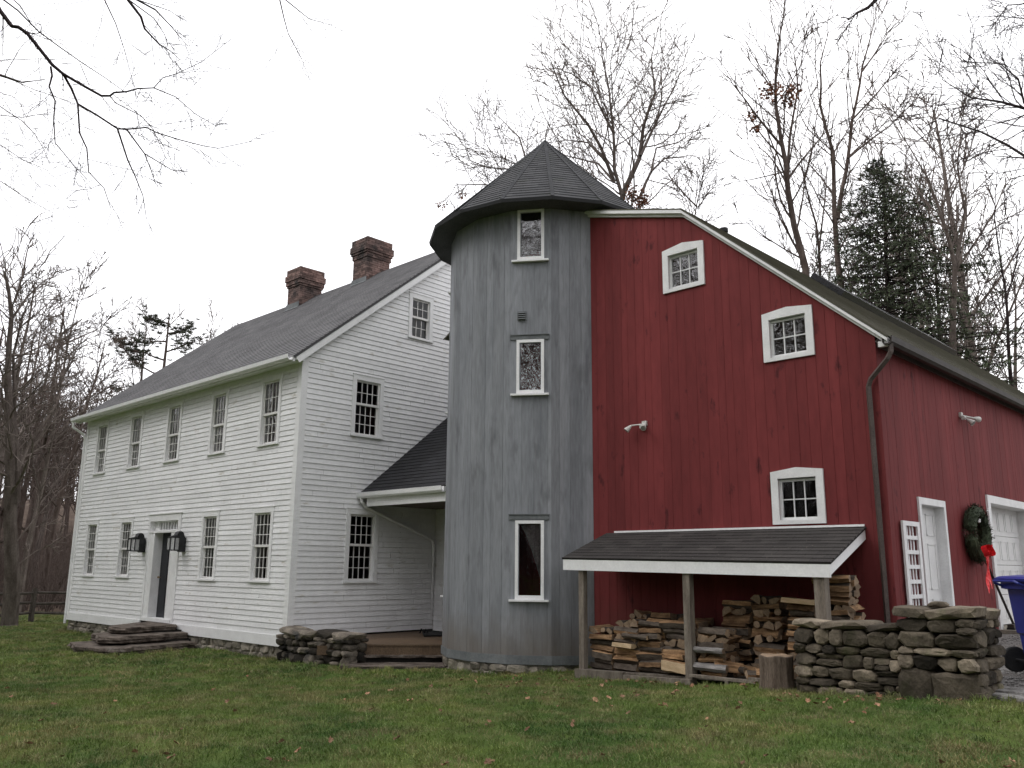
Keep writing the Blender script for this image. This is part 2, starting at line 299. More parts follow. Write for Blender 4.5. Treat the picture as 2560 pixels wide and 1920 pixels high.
def stone(mb, c, sx, sy, sz, P, rg, sq=0.55, tone=None, rough=0.10, mi=0):
    """irregular block centred at c=(b,z,o) in wall coordinates with half sizes"""
    vs, fs = ico(); seed = rg.uniform(0, 99); o_ = []
    rot = rg.uniform(-0.12, 0.12); cs, sn = math.cos(rot), math.sin(rot)
    sh = rg.uniform(-0.25, 0.25); tp = rg.uniform(-0.25, 0.25)
    for v in vs:
        q = [math.copysign(abs(k)**sq, k) for k in v]
        m_ = max(abs(q[0]), abs(q[1]), abs(q[2])); 
        nn = 1 + rough*1.6*mnoise.noise(Vector((v[0]*1.3+seed, v[1]*1.3, v[2]*1.3))) + rough*0.5*mnoise.noise(Vector((v[0]*4+seed, v[1]*4, v[2]*4)))
        x = q[0]*sx*nn*(1+tp*q[1]); z = q[1]*sz*nn + sh*sz*q[0]; y = q[2]*sy*nn
        o_.append(P(c[0]+x*cs-z*sn, c[1]+x*sn+z*cs, c[2]+y))
    mb.raw(o_, fs, rg.random() if tone is None else tone, mi)
def block(mb, c, sx, sz, depth, P, rg, tone, mi=0, ex=4.0):
    """split-faced angular stone: an uneven many-sided front face, chamfered back into the wall"""
    n = rg.choice((7, 8, 9, 10)) if ex < 6 else 16; ph = rg.uniform(0, 6.28); pts = []
    for i in range(n):
        t = ph+2*math.pi*(i+rg.uniform(-.22, .22))/n; cx_, cz_ = math.cos(t), math.sin(t)
        k = 1/max(abs(cx_)**ex+abs(cz_)**ex, 1e-6)**(1/ex); k = min(k, 1.38)*rg.uniform(.95, 1.04); pts.append((cx_*k, cz_*k))
    tx, tz = rg.uniform(-.03, .03), rg.uniform(-.03, .03); pr = rg.uniform(0.0, .045); vs = []
    for sc_, oo in ((.50, .006), (.80, .0), (.97, -.028), (1.0, -.07), (.96, -depth)):
        for (a, b) in pts:
            j = rg.uniform(-.007, .007) if oo > -.05 else 0
            vs.append(P(c[0]+a*sx*sc_, c[1]+b*sz*sc_, c[2]+oo+pr+tx*a*sc_+tz*b*sc_+j))
    vs.append(P(c[0], c[1], c[2]+pr+.008)); fs = [(r*n+i, r*n+(i+1) % n, (r+1)*n+(i+1) % n, (r+1)*n+i) for r in range(4) for i in range(n)]+[(5*n, i, (i+1) % n) for i in range(n)]
    mb.raw(vs, fs, tone, mi)
def masonry(mb, P, b0, b1, zlo, zhi, rg, hmin=0.08, hmax=0.2, lmin=0.12, lmax=0.42, depth=0.16, o=-0.1, sq=0.5, rough=0.12, gap=0.008, pale=0.12, mi=0, flat=0):
    """stones laid in uneven rows; zlo/zhi functions of b"""
    z = min(zlo(b0), zlo(b1)); top = max(zhi(b0), zhi(b1))
    while z < top-0.02:
        h = rg.uniform(hmin, hmax)
        if z+h > top-hmin*0.6: h = top-z
        b = b0
        while b < b1-0.01:
            l_ = rg.uniform(lmin, lmax)
            if b+l_ > b1-lmin*0.5: l_ = b1-b
            zz, hh = z, h
            if b > b0 and rg.random() < 0.25 and h > 1.5*hmin:     # two thin stones instead of one
                k = rg.uniform(0.35, 0.65)
                parts = [(zz, hh*k), (zz+hh*k, hh*(1-k))]
            else: parts = [(zz, hh)]
            for (a, q) in parts:
                bm = b+l_/2
                if a+q < zlo(bm)-0.02 or a > zhi(bm): continue
                j = rg.uniform(-0.012, 0.012)
                tn = rg.uniform(0.75, 1.0) if rg.random() < pale else rg.uniform(0.0, 0.55)
                if flat and rg.random() < flat:
                    block(mb, (bm, a+q/2, o+depth+rg.uniform(-.02, .01)), l_/2+rg.uniform(0, .012), q/2+rg.uniform(0, .008), .16, P, rg, tn, mi); continue
                stone(mb, (bm, a+q/2+j*0.5, o+rg.uniform(-0.02, 0.02)), l_/2-gap+rg.uniform(0, .02), depth, q/2-gap*0.6+rg.uniform(0, .014), P, rg, sq, rough=rough,
                      tone=tn, mi=mi)
            b += l_
        z += h
def wall(mb, prof, lo, hi, holes, P, mi=0, joint=0):
    """prof: list of (a, offset, tone); equal consecutive a = a step. lo/hi(a) limits in b. holes (a0,a1,b0,b1). P(a,b,o)"""
    for (a0, o0, t0), (a1, o1, t1) in zip(prof[:-1], prof[1:]):
        if a1-a0 < 1e-6:
            am = a0
            segs = split(lo(am), hi(am), [h for h in holes if h[0] < am < h[1]])
            for (x0, x1) in segs:
                mb.face([P(am, x0, o0), P(am, x1, o0), P(am, x1, o1), P(am, x0, o1)], t1, mi, [(x0, am), (x1, am), (x1, am), (x0, am)])
            continue
        cuts = sorted(set([a0, a1] + [q for h in holes for q in (h[0], h[1]) if a0 < q < a1]))
        for s0, s1 in zip(cuts[:-1], cuts[1:]):
            m_ = (s0+s1)/2; q0 = o0+(o1-o0)*(s0-a0)/(a1-a0); q1 = o0+(o1-o0)*(s1-a0)/(a1-a0)
            L0, L1, H0, H1 = lo(s0), lo(s1), hi(s0), hi(s1)
            if H0 <= L0 and H1 <= L1: continue
            H0 = max(H0, L0); H1 = max(H1, L1)
            hb = sorted((h[2], h[3]) for h in holes if h[0] < m_ < h[1])
            ed = [(L0, L1)]
            for x0, x1 in hb: ed += [(x0, x0), (x1, x1)]
            ed.append((H0, H1))
            for k in range(0, len(ed), 2):
                (p0, p1), (r0, r1) = ed[k], ed[k+1]
                if r0 < p0 and r1 < p1: continue
                fr_ = [0.0, 1.0]
                if joint and s1-s0 > .05 and r0-p0 > joint: fr_ = sorted([0.0, 1.0]+[min(.97, max(.03, (k+rnd.random())/max(1, int((r0-p0)/joint)))) for k in range(int((r0-p0)/joint))])
                for fa, fb in zip(fr_[:-1], fr_[1:]):
                    fb_ = fb-(.003/max(.1, r0-p0) if fb < 1 else 0); A0, B0_, A1, B1_ = p0+(r0-p0)*fa, p0+(r0-p0)*fb_, p1+(r1-p1)*fa, p1+(r1-p1)*fb_
                    tt = t1 if len(fr_) == 2 else rnd.random()
                    mb.face([P(s0, A0, q0), P(s0, B0_, q0), P(s1, B1_, q1), P(s1, A1, q1)], tt, mi, [(A0, s0), (B0_, s0), (B1_, s1), (A1, s1)])
def split(x0, x1, hs_):
    out_ = []; x = x0
    for h in sorted(hs_, key=lambda q: q[2]):
        if h[2] > x: out_.append((x, h[2]))
        x = max(x, h[3])
    if x < x1: out_.append((x, x1))
    return out_
def clap_prof(z0, z1, step, lip=0.017, rg=rnd):
    p = []; z = z0
    while z < z1-1e-4:
        e = min(z+step, z1); t = rg.random()
        lp = lip+rg.uniform(-.002, .002); g_ = .006 if step < .2 else .0
        p += [(z, lp, t), (e-g_, 0.004, t)] + ([(e-g_, -.02, t), (e, -.02, t)] if g_ else []); z = e
    return p
def board_prof(a0, a1, w0, w1, rg=rnd, gro=0.007, jit=0.002):
    p = []; a = a0
    while a < a1-1e-4:
        e = min(a+rg.uniform(w0, w1), a1)
        if a1-e < w0*0.4: e = a1
        t = rg.random(); o = rg.uniform(-jit, jit)
        p += [(a, -gro, t), (a+0.004, o, t), (e-0.004, o+rg.uniform(-jit, jit)*.3, t), (e, -gro, t)]; a = e
    q = [p[0]]
    for k in p[1:]:
        if abs(k[0]-q[-1][0]) > 1e-6: q.append(k)
    return q
def course_prof(n, step, lip=0.008, rg=rnd, total=None):
    p = []; a = 0
    total = total or n*step
    while a < total-1e-4:
        e = min(a+step, total); t = rg.random(); p += [(a, lip, t), (e, 0.0, t)]; a = e
    return p

# ------------------------------------------------------------------ ground
CTRL = [(0, 0, -1.6), (-5, 5, -1.62), (4, 3, -1.5), (6, 8, -1.25), (-10, 0, -1.75), (-20, 4, -1.93), (-28, 9.6, -1.97), (-34, 9, -2.1), (-36, 12, -2.12), (-45, 20, -2.2),
        (-16.5, 9.6, -1.90), (-20, 9.8, -1.90), (-12.5, 9.5, -1.86), (-11.2, 11, -1.83), (-13.3, 10.6, -1.86), (-9.3, 10.8, -1.70), (-7.3, 10.8, -1.62), (-5.6, 10.5, -1.49), (-4.0, 10.4, -1.42), (-3.1, 10.6, -1.35),
        (-3.3, 8.5, -1.50), (-3, 12, -1.21), (-2, 12.3, -1.18), (-3.9, 14, -1.12), (-3.9, 16.5, -1.03), (-3, 20, -0.98), (3, 20, -0.9), (8, 14, -0.9), (10, 30, -0.9), (-18, 24, -1.8), (-28, 22, -2.0), (-12, 20, -1.6), (-8, 12.5, -1.62), (0, -8, -1.6), (-12, -8, -1.7), (0, 8, -1.38), (-7, 8, -1.62), (-15, 6.5, -1.87)]
CA = np.array(CTRL)
def ground(x, y):
    d2 = (CA[:, 0]-x)**2 + (CA[:, 1]-y)**2 + 0.35
    w_ = 1/d2**1.6; z = float((w_*CA[:, 2]).sum()/w_.sum())
    r = math.hypot(x, y)
    if r > 38:
        t = min(max((r-42)/130, 0), 1); t = t*t*(3-2*t)
        th = math.atan2(y, x)    # hill behind, highest to the left
        k = 0.5+0.5*math.cos(th-R(150))
        z += t*(11*k*k+1.0)
        t2 = min(max((r-38)/10, 0), 1); z += t2*0.5*mnoise.noise(Vector((x*0.03, y*0.03, 2)))
    return z + 0.02*mnoise.noise(Vector((x*0.5, y*0.5, 0)))
def axis(c0, c1, fine, far):
    a = list(np.arange(c0, c1+1e-6, fine)); s_ = fine; x = c1
    while x < far: s_ *= 1.25; x += s_; a.append(x)
    x = c0; s_ = fine; b = []
    while x > -far: s_ *= 1.25; x -= s_; b.append(x)
    return b[::-1]+a
def grid_mesh(xs, ys, zf):
    vs = [(x, y, zf(x, y)) for y in ys for x in xs]; n = len(xs)
    fs = [(j*n+i, j*n+i+1, (j+1)*n+i+1, (j+1)*n+i) for j in range(len(ys)-1) for i in range(n-1)]
    return vs, fs
mb = MB(); vs, fs = grid_mesh(axis(-40, 8, 0.5, 900), axis(-6, 24, 0.5, 900), ground); mb.raw(vs, fs)
g = mb.build('ground', 'lawn', smooth=True, label='gently sloping lawn and wooded ground', kind='structure')
# gravel driveway
DRV = [(-3.45, 10.98), (-3.0, 10.75), (-1.5, 9.7), (8, 4), (16, 4), (16, 30), (-4.6, 30), (-4.6, 12.2), (-3.9, 12.1)]
def inpoly(x, y, poly):
    c = False
    for i in range(len(poly)):
        (x0, y0), (x1, y1) = poly[i], poly[i-1]
        if (y0 > y) != (y1 > y) and x < (x1-x0)*(y-y0)/(y1-y0)+x0: c = not c
    return c
mb = MB(); xs = np.arange(-4.6, 16.01, 0.15); ys = np.arange(4, 30.01, 0.2)
for x in xs:
    for y in ys:
        if inpoly(x+.075, y+.1, DRV):
            mb.face([(a, b, ground(a, b)+0.012+0.012*mnoise.noise(Vector((a*3, b*3, 1)))) for a, b in ((x, y), (x+.15, y), (x+.15, y+.2), (x, y+.2))])
mb.build('driveway', 'gravel', label='grey gravel driveway beside the red barn', kind='structure')
# loose stones of the gravel
mb = MB(); rg = random.Random(5); OCT = [(1, 0, 0), (-1, 0, 0), (0, 1, 0), (0, -1, 0), (0, 0, 1), (0, 0, -1)]
OF = [(0, 2, 4), (2, 1, 4), (1, 3, 4), (3, 0, 4), (2, 0, 5), (1, 2, 5), (3, 1, 5), (0, 3, 5)]
for i in range(6000):
    x = rg.uniform(-4.3, -0.5); y = rg.uniform(10.2, 16.5)
    if not inpoly(x, y, DRV): continue
    s_ = rg.uniform(0.010, 0.028); z = ground(x, y)+0.018; a = rg.uniform(0, 3)
    mb.raw([(x+s_*(p[0]*math.cos(a)-p[1]*math.sin(a))*rg.uniform(.7, 1.3), y+s_*(p[0]*math.sin(a)+p[1]*math.cos(a)), z+s_*0.6*p[2]) for p in OCT], OF, rg.random())
mb.build('gravel_stones', 'gravelstone', label='loose grey crushed stone on the driveway', cat='gravel', kind='stuff')

# ------------------------------------------------------------------ WHITE HOUSE
V0, U0 = 10.022, -16.09
UL = -28.2; VB = 19.6; ZB = -1.63; EAZ = 4.36; RV, RZ = 14.81, 8.55
SL = (RZ-4.46)/(RV-9.75)
def PF(b, z, o): return (b, V0-o, z)
def PG(b, z, o): return (U0+o, b, z)
house = thing('white_house', (U0, V0, -1.9), 'large white clapboard farmhouse with grey shingle roof and two brick chimneys', 'house')
UW = [(-27.36, -26.50), (-24.94, -24.08), (-22.57, -21.70), (-20.12, -19.28), (-17.75, -16.86)]
LW = [UW[0], UW[1], UW[3], UW[4]]
GM = (11.35, 12.23); GA = (12.91, 13.68)
CS = 0.10
def hole(bw, z0, z1): return (z0+0.03, z1-CS, bw[0]+CS, bw[1]-CS)
fh = [hole(b, 2.64, 4.22) for b in UW] + [hole(b, -0.35, 1.25) for b in LW] + [(-1.33, 1.15, -22.99, -21.35)]
rg = random.Random(11)
mb = MB(); wall(mb, clap_prof(-1.42, EAZ, 0.1165, rg=rg), lambda z: UL+0.1, lambda z: U0-0.12, fh, lambda a, b, o: PF(b, a, o), joint=2.6)
mb.build('wall', 'clap', house)
def zroof(v): return 4.40+SL*(v-9.75) if v < RV else RZ-0.06-SL*(v-RV)
def vmax(z): return RV+(RZ-0.06-z)/SL if z > 4.4 else VB
def vmin(z): return max(V0+0.0, 9.75+(z-4.40)/SL)
gh = [hole(GM, 2.9, 4.31), hole(GM, -0.35, 1.25), hole(GA, 5.5, 6.64)]
mb = MB(); wall(mb, clap_prof(-1.44, RZ-0.12, 0.1165, rg=rg), lambda z: max(V0+0.12, vmin(z)), lambda z: min(VB, vmax(z)), gh, lambda a, b, o: PG(b, a, o), joint=2.2)
mb.build('wall', 'clap', house)
mb = MB()   # far gable and back wall
wall(mb, clap_prof(-1.5, RZ-0.12, 0.35, rg=rg), vmin, lambda z: min(VB, vmax(z)), [], lambda a, b, o: (UL-o, b, a))
mb.face([(UL, VB, -1.5), (U0, VB, -1.5), (U0, VB, 4.4), (UL, VB, 4.4)])
mb.build('wall', 'clap', house)
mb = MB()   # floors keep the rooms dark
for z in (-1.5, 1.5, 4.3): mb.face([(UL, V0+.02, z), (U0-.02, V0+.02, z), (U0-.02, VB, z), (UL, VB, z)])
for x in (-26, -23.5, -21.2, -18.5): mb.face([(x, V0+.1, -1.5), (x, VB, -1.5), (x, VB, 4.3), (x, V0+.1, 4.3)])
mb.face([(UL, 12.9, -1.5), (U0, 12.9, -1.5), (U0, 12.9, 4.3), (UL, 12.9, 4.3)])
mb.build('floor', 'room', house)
mb = MB()   # corner boards, water table, frieze
fbox(mb, PF, U0-0.13, U0+0.028, -1.42, EAZ, 0, 0.028); fbox(mb, PG, V0+0.0, V0+0.13, -1.6, 4.50, 0, 0.030)
fbox(mb, PF, U0-0.045, U0+0.030, -1.68, -1.42, 0, 0.03)
fbox(mb, PF, UL-0.03, UL+0.13, -1.45, EAZ, 0, 0.028)
fbox(mb, PF, UL, -23.08, -1.64, -1.42, 0, 0.034); fbox(mb, PF, -21.22, U0-0.22, -1.64, -1.42, 0, 0.034)
fbox(mb, PF, UL, U0-.13, 4.24, EAZ, 0, 0.022)
fbox(mb, PG, V0+.13, 11.5, -1.60, -1.44, 0, 0.026)
mb.build('trim', 'trim', house)
# roof: shingle courses + soffit, rake boards
mb = MB(); n_ = Vector((0, -SL, 1)).normalized(); sdir = Vector((0, 1, SL)).normalized()
slen = (RV-9.68)/sdir.y
def PR(a, b, o): return Vector((b, 9.68, 4.46-0.07*SL)) + sdir*a + n_*o
wall(mb, course_prof(0, 0.145, 0.010, rg, slen), lambda a: -28.45, lambda a: -15.93, [], PR)
nb = Vector((0, SL, 1)).normalized(); sb = Vector((0, -1, SL)).normalized()
def PRB(a, b, o): return Vector((b, 2*RV-9.68, 4.46-0.07*SL)) + sb*a + nb*o
wall(mb, course_prof(0, 0.145, 0.010, rg, slen), lambda a: -28.45, lambda a: -15.93, [], PRB)
for x in (-28.45, -15.93):
    mb.face([PR(0, x, 0), PR(slen, x, 0), PR(slen, x, -.05), PR(0, x, -.05)]); mb.face([PRB(0, x, 0), PRB(slen, x, 0), PRB(slen, x, -.05), PRB(0, x, -.05)])
for k_ in (-1, 1): mb.raw([(x, RV+k_*dy, RZ-.04-dy*SL+o) for x in (-28.46, -15.92) for dy in (0, .13) for o in (.0, .022)], BOXF)
roof = mb.build('roof', 'shingle', house)
mb = MB()
for Pq in (PR, PRB):      # underside and rakes
    mb.face([Pq(0, -28.43, -.055), Pq(0, -15.95, -.055), Pq(slen, -15.95, -.055), Pq(slen, -28.43, -.055)])
    for x0, x1 in ((-15.965, -15.94), (-28.44, -28.415)):
        mb.raw([Pq(a, x, o) for x in (x0, x1) for a in (0.05, slen) for o in (-.06, -.19)], BOXF)
        xi = (U0, -15.965) if x0 > -20 else (-28.415, UL)
        mb.raw([Pq(a, x, o) for x in xi for a in (0.05, slen) for o in (-.165, -.18)], BOXF)
box(mb, -28.43, -15.95, 9.74, V0-.03, 4.345, 4.36); box(mb, -28.42, -15.96, 9.70, 9.74, 4.30, 4.385)
mb.build('soffit', 'trim', house)
mb = MB()  # gutter, half round in section
prof_ = [(-0.05, .10), (-.05, .02), (-.02, -.02), (.05, -.02), (.085, .02), (.095, .10), (.08, .105), (.07, .03), (.03, 0.0), (-.03, .01)]
mb.raw([(x, 9.655-dy, 4.335+dz) for x in (-28.5, -15.98) for dy, dz in prof_], [(i, (i+1) % 10, 10+(i+1) % 10, 10+i) for i in range(10)]+[tuple(range(10)), tuple(range(10, 20))])
mb.build('gutter', 'trim', house)
mb = MB(); tube(mb, [(-28.42, 9.62, 4.34), (-28.42, 9.64, 4.16), (-28.30, 9.95, 3.95), (-28.27, 9.98, 3.8), (-28.27, 9.98, -1.75)], 0.04, 8)
mb.build('downspout', 'trim', house)
# foundation
mb = MB(); fbox(mb, PF, UL, U0, -2.3, -1.62, -0.3, -0.035, mi=1); fbox(mb, PG, V0+.2, VB, -2.3, -1.6, -0.3, -0.035, mi=1)
masonry(mb, PF, UL+0.02, U0-.02, lambda b: -2.0, lambda b: -1.625, rg, 0.11, 0.2, 0.14, 0.42, 0.06, -0.085, 0.4, 0.08, 0.012, 0.2, flat=1)
mb.build('foundation', ['stone_found', 'mortar'], house)
# chimneys
def chimney(x0, x1, y0, y1, ztop, zb):
    mb = MB(); rg_ = random.Random(int(x0*10)); z = zb; k = 0
    prof = lambda z_: 0.0 if z_ < ztop-0.52 else (0.03 if z_ < ztop-0.45 else (0.06 if z_ < ztop-0.38 else (0.085 if z_ < ztop-0.13 else 0.05)))
    box(mb, x0+.03, x1-.03, y0+.03, y1-.03, zb, ztop-.02, 0.3)
    while z < ztop:
        e = prof(z+0.03); off = (k % 2)*0.1
        X0, X1, Y0, Y1 = x0-e, x1+e, y0-e, y1+e
        for a0, a1, fn in ((X0, X1, 'f'), (Y0, Y1, 's')):
            a = a0-off
            while a < a1:
                s0, s1 = max(a, a0), min(a+0.2, a1)-0.008
                if s1 > s0+.01:
                    t = rg_.random(); j = rg_.uniform(-.004, .004)
                    if fn == 'f':
                        box(mb, s0, s1, Y0-j, Y0+.09, z, z+.06, t); box(mb, s0, s1, Y1-.09, Y1+j, z, z+.06, t)
                    else:
                        box(mb, X1-.09, X1+j, s0, s1, z, z+.06, t); box(mb, X0-j, X0+.09, s0, s1, z, z+.06, t)
                a += 0.2
        z += 0.068; k += 1
    box(mb, x0-.02, x1+.02, y0-.02, y1+.02, ztop-.01, ztop+.03, 0.2)
    c = mb.build('chimney', 'brick', roof)
    mb = MB(); box(mb, x0-.02, x1+.02, y0-.03, y0-.012, zb, zb+0.32, .5); mb.raw([PR((y0-9.68)/sdir.y+a_, x_, o_) for a_ in (-.14, .05) for x_ in (x0-.04, x1+.04) for o_ in (.012, .022)], BOXF)
    mb.build('flashing', 'greytrim', c)
chimney(-20.60, -19.92, 14.36, 15.20, 9.50, 8.0)
chimney(-23.94, -23.24, 14.20, 15.02, 9.33, 7.9)
# windows
def sash_w(parent, P, b0, b1, z0, z1, o, cols, rows, mat='sash', fr=0.042, mun=0.014):
    mb = MB()
    fbox(mb, P, b0, b1, z0, z0+fr*1.25, o-.035, o); fbox(mb, P, b0, b1, z1-fr, z1, o-.035, o)
    fbox(mb, P, b0, b0+fr, z0+fr*1.25, z1-fr, o-.035, o); fbox(mb, P, b1-fr, b1, z0+fr*1.25, z1-fr, o-.035, o)
    for i in range(1, cols):
        x = b0+fr+(b1-b0-2*fr)*i/cols; fbox(mb, P, x-mun/2, x+mun/2, z0+fr*1.25, z1-fr, o-.03, o-.004)
    for i in range(1, rows):
        z = z0+fr*1.25+(z1-z0-2.25*fr)*i/rows; fbox(mb, P, b0+fr, b1-fr, z-mun/2, z+mun/2, o-.029, o-.005)
    mb.build('sash', mat, parent)
def dh_window(parent, P, bw, z0, z1, ru, rl, cols, glass, inside=None, cas=CS, head=0.12, split_=0.5):
    b0, b1 = bw; hb0, hb1 = b0+cas, b1-cas; hz0, hz1 = z0+0.055, z1-head
    mb = MB()
    fbox(mb, P, b0, hb0, z0+.04, z1, -.01, .034); fbox(mb, P, hb1, b1, z0+.04, z1, -.01, .034)
    fbox(mb, P, hb0, hb1, hz1, z1, -.01, .034); fbox(mb, P, b0-.012, b1+.012, z1, z1+.018, -.01, .045)
    for x0, x1 in ((hb0-.02, hb0), (hb1, hb1+.02)): fbox(mb, P, x0, x1, z0+.04, hz1+.02, -.13, -.011)
    fbox(mb, P, hb0-.02, hb1+.02, hz1, hz1+.02, -.13, -.011)
    w_ = mb.build('window', 'trim', parent)
    mb = MB(); fbox(mb, P, b0-.015, b1+.015, z0, z0+.042, -.13, .06); mb.build('sill', 'trim', w_)
    zm = hz0+(hz1-hz0)*split_
    sash_w(w_, P, hb0, hb1, zm-.02, hz1, -.012, cols, ru)
    sash_w(w_, P, hb0, hb1, z0+.042, zm+.02, -.052, cols, rl)
    mb = MB()
    mb.face([P(hb0, zm, -.030), P(hb1, zm, -.030), P(hb1, hz1, -.030), P(hb0, hz1, -.030)])
    mb.face([P(hb0, z0+.05, -.070), P(hb1, z0+.05, -.070), P(hb1, zm, -.070), P(hb0, zm, -.070)])
    mb.build('pane', glass, w_)
    if inside:
        mb = MB(); n2 = 36 if inside == 'curtain' else 2
        if inside == 'curtain': spans = [(hb0, hb0+.24, .0), (hb1-.24, hb1, 1.0), (hb0+.24, hb1-.24, .4)]
        else: spans = [(hb0, hb1, 0)]
        for s0, s1, kk in spans:
            if inside == 'curtain' and kk == .4: continue
            pts = [(s0+(s1-s0)*i/n2, -.14+0.018*math.sin(i*1.9)) for i in range(n2+1)]
            for (x0, q0), (x1, q1) in zip(pts[:-1], pts[1:]):
                mb.face([P(x0, z0+.05, q0), P(x1, z0+.05, q1), P(x1, hz1, q1), P(x0, hz1, q0)])
        mb.build('curtain' if inside == 'curtain' else 'glare_sheet', inside, w_)
    return w_
for b in UW: dh_window(house, PF, b, 2.62, 4.22, 2, 3, 4, 'glass_up', 'glare_sheet', split_=0.47)  # sheet added behind each upper pane, coloured like reflected sky
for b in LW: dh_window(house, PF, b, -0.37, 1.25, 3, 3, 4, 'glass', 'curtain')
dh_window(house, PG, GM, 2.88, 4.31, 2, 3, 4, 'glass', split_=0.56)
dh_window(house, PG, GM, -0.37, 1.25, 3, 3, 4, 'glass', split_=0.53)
aw = dh_window(house, PG, GA, 5.48, 6.64, 2, 2, 3, 'glass', split_=0.52)
mb = MB(); mb.face([PG(13.0, 5.56, -.2), PG(13.28, 5.56, -.2), PG(13.12, 5.86, -.2), PG(13.0, 5.92, -.2)]); mb.build('paper', 'glare_sheet', aw)
# front door in its recess
mb = MB()
fbox(mb, PF, -23.07, -22.98, -1.40, 1.27, 0, .038); fbox(mb, PF, -21.35, -21.22, -1.62, 1.27, 0, .038); fbox(mb, PF, -22.98, -21.35, 1.10, 1.27, 0, .038)
fbox(mb, PF, -23.10, -21.19, 1.27, 1.30, 0, .06)
fbox(mb, PF, -22.98, -22.67, -1.36, 0.80, -.04, .018); fbox(mb, PF, -21.69, -21.35, -1.36, 0.80, -.04, .018)
fbox(mb, PF, -22.98, -21.35, 0.80, 0.86, -.20, .03)
fbox(mb, PF, -22.70, -22.66, -1.36, .80, -.02, .026); fbox(mb, PF, -21.70, -21.66, -1.36, .80, -.02, .026)
for x0, x1 in ((-22.99, -22.67), (-21.69, -21.34)): fbox(mb, PF, x0, x1, -1.36, .8, -.21, -.041)
fbox(mb, PF, -23.0, -21.33, 1.09, 1.11, -.21, -.001); fbox(mb, PF, -22.99, -22.97, .86, 1.09, -.21, -.001)
fbox(mb, PF, -22.99, -21.34, -1.42, -1.335, -.24, .05)
# transom lights with upright bars
fbox(mb, PF, -22.97, -21.36, .86, .885, -.14, -.10); fbox(mb, PF, -22.97, -21.36, 1.07, 1.09, -.14, -.10)
fbox(mb, PF, -22.97, -22.72, .885, 1.07, -.14, -.10)
for i in range(9): x = -22.70+i*0.158; fbox(mb, PF, x, x+.055, .885, 1.07, -.14, -.10)
df = mb.build('door_frame', 'trim', house)
mb = MB(); fbox(mb, PF, -22.97, -21.36, .86, 1.10, -.20, -.18); mb.build('transom_glass', 'door', df)
mb = MB(); fbox(mb, PF, -22.66, -21.70, -1.335, .80, -.235, -.20)
for z0, z1 in ((-1.15, -.55), (-.4, .35), (.45, .68)):
    for x0, x1 in ((-22.55, -22.24), (-22.12, -21.81)): fbox(mb, PF, x0, x1, z0, z1, -.199, -.19)
dr = mb.build('door', 'door', house)
mb = MB(); tube(mb, [PF(-22.58, -.33, -.2), PF(-22.58, -.33, -.15), PF(-22.58, -.33, -.14), PF(-22.58, -.33, -.11)], [.012, .012, .03, .02], 8); mb.build('door_knob', 'brass', dr)
# a few blemishes: broken corner of the water table
mb = MB(); fbox(mb, PF, U0-0.215, U0-.05, -1.63, -1.44, -.05, .012); mb.build('exposed_sill', 'splitgrey', house)
# lanterns either side of the door
def lantern(uc, zc, label):
    t = thing('wall_lantern', (uc, V0-.02, zc), label, 'wall lantern', 'lanterns beside the front door'); W_ = 0.10
    def PL(b, z, o): return (uc+b, V0-.02-o, zc+z)
    mb = MB(); pts = [(-.17, 0), (-.17, .17)]
    # arched solid hood against the wall: sweep of a profile in (o,z)
    prof = [(0.0, -.22), (0.0, .11), (.045, .16), (.065, .23), (.10, .27), (.15, .285), (.20, .26), (.225, .20), (.24, .16), (.15, .15), (.14, -.18), (.10, -.22)]
    k = len(prof)
    mb.raw([PL(b, z, o) for b in (-W_, W_) for o, z in prof], [(i, (i+1) % k, k+(i+1) % k, k+i) for i in range(k)]+[tuple(range(k)), tuple(range(k, 2*k))])
    mb.build('housing', 'blackmetal', t)
    mb = MB()
    for b in (-W_+.01, W_-.01):
        for o in (.16, .28, .39): fbox(mb, PL, b-.013, b+.013, -.17, .13, o-.013, o+.013)
    for z in (-.18, .13): fbox(mb, PL, -W_, W_, z-.014, z+.014, .14, .405)
    mb.raw([PL(b, z, o) for b, z, o in ((-W_, .14, .41), (W_, .14, .41), (W_, .14, .15), (-W_, .14, .15), (-.05, .20, .2), (.05, .20, .2))], [(0, 1, 5, 4), (0, 4, 3), (1, 2, 5), (2, 3, 4, 5)])
    mb.build('cage', 'blackmetal', t)
    mb = MB()
    for b in (-W_+.01, W_-.01): mb.face([PL(b, -.17, .15), PL(b, -.17, .39), PL(b, .13, .39), PL(b, .13, .15)])
    mb.face([PL(-W_+.01, -.17, .39), PL(W_-.01, -.17, .39), PL(W_-.01, .13, .39), PL(-W_+.01, .13, .39)])
    mb.build('glass', 'lantern_glass', t)
    mb = MB(); tube(mb, [PL(0, -.17, .31), PL(0, -.06, .31), PL(0, -.05, .31), PL(0, .02, .31)], [.018, .018, .022, .008], 8); mb.build('candle_bulb', 'bead', t)
lantern(-23.27, 0.52, 'black wall lantern left of the dark front door')
lantern(-20.97, 0.52, 'black wall lantern right of the dark front door')

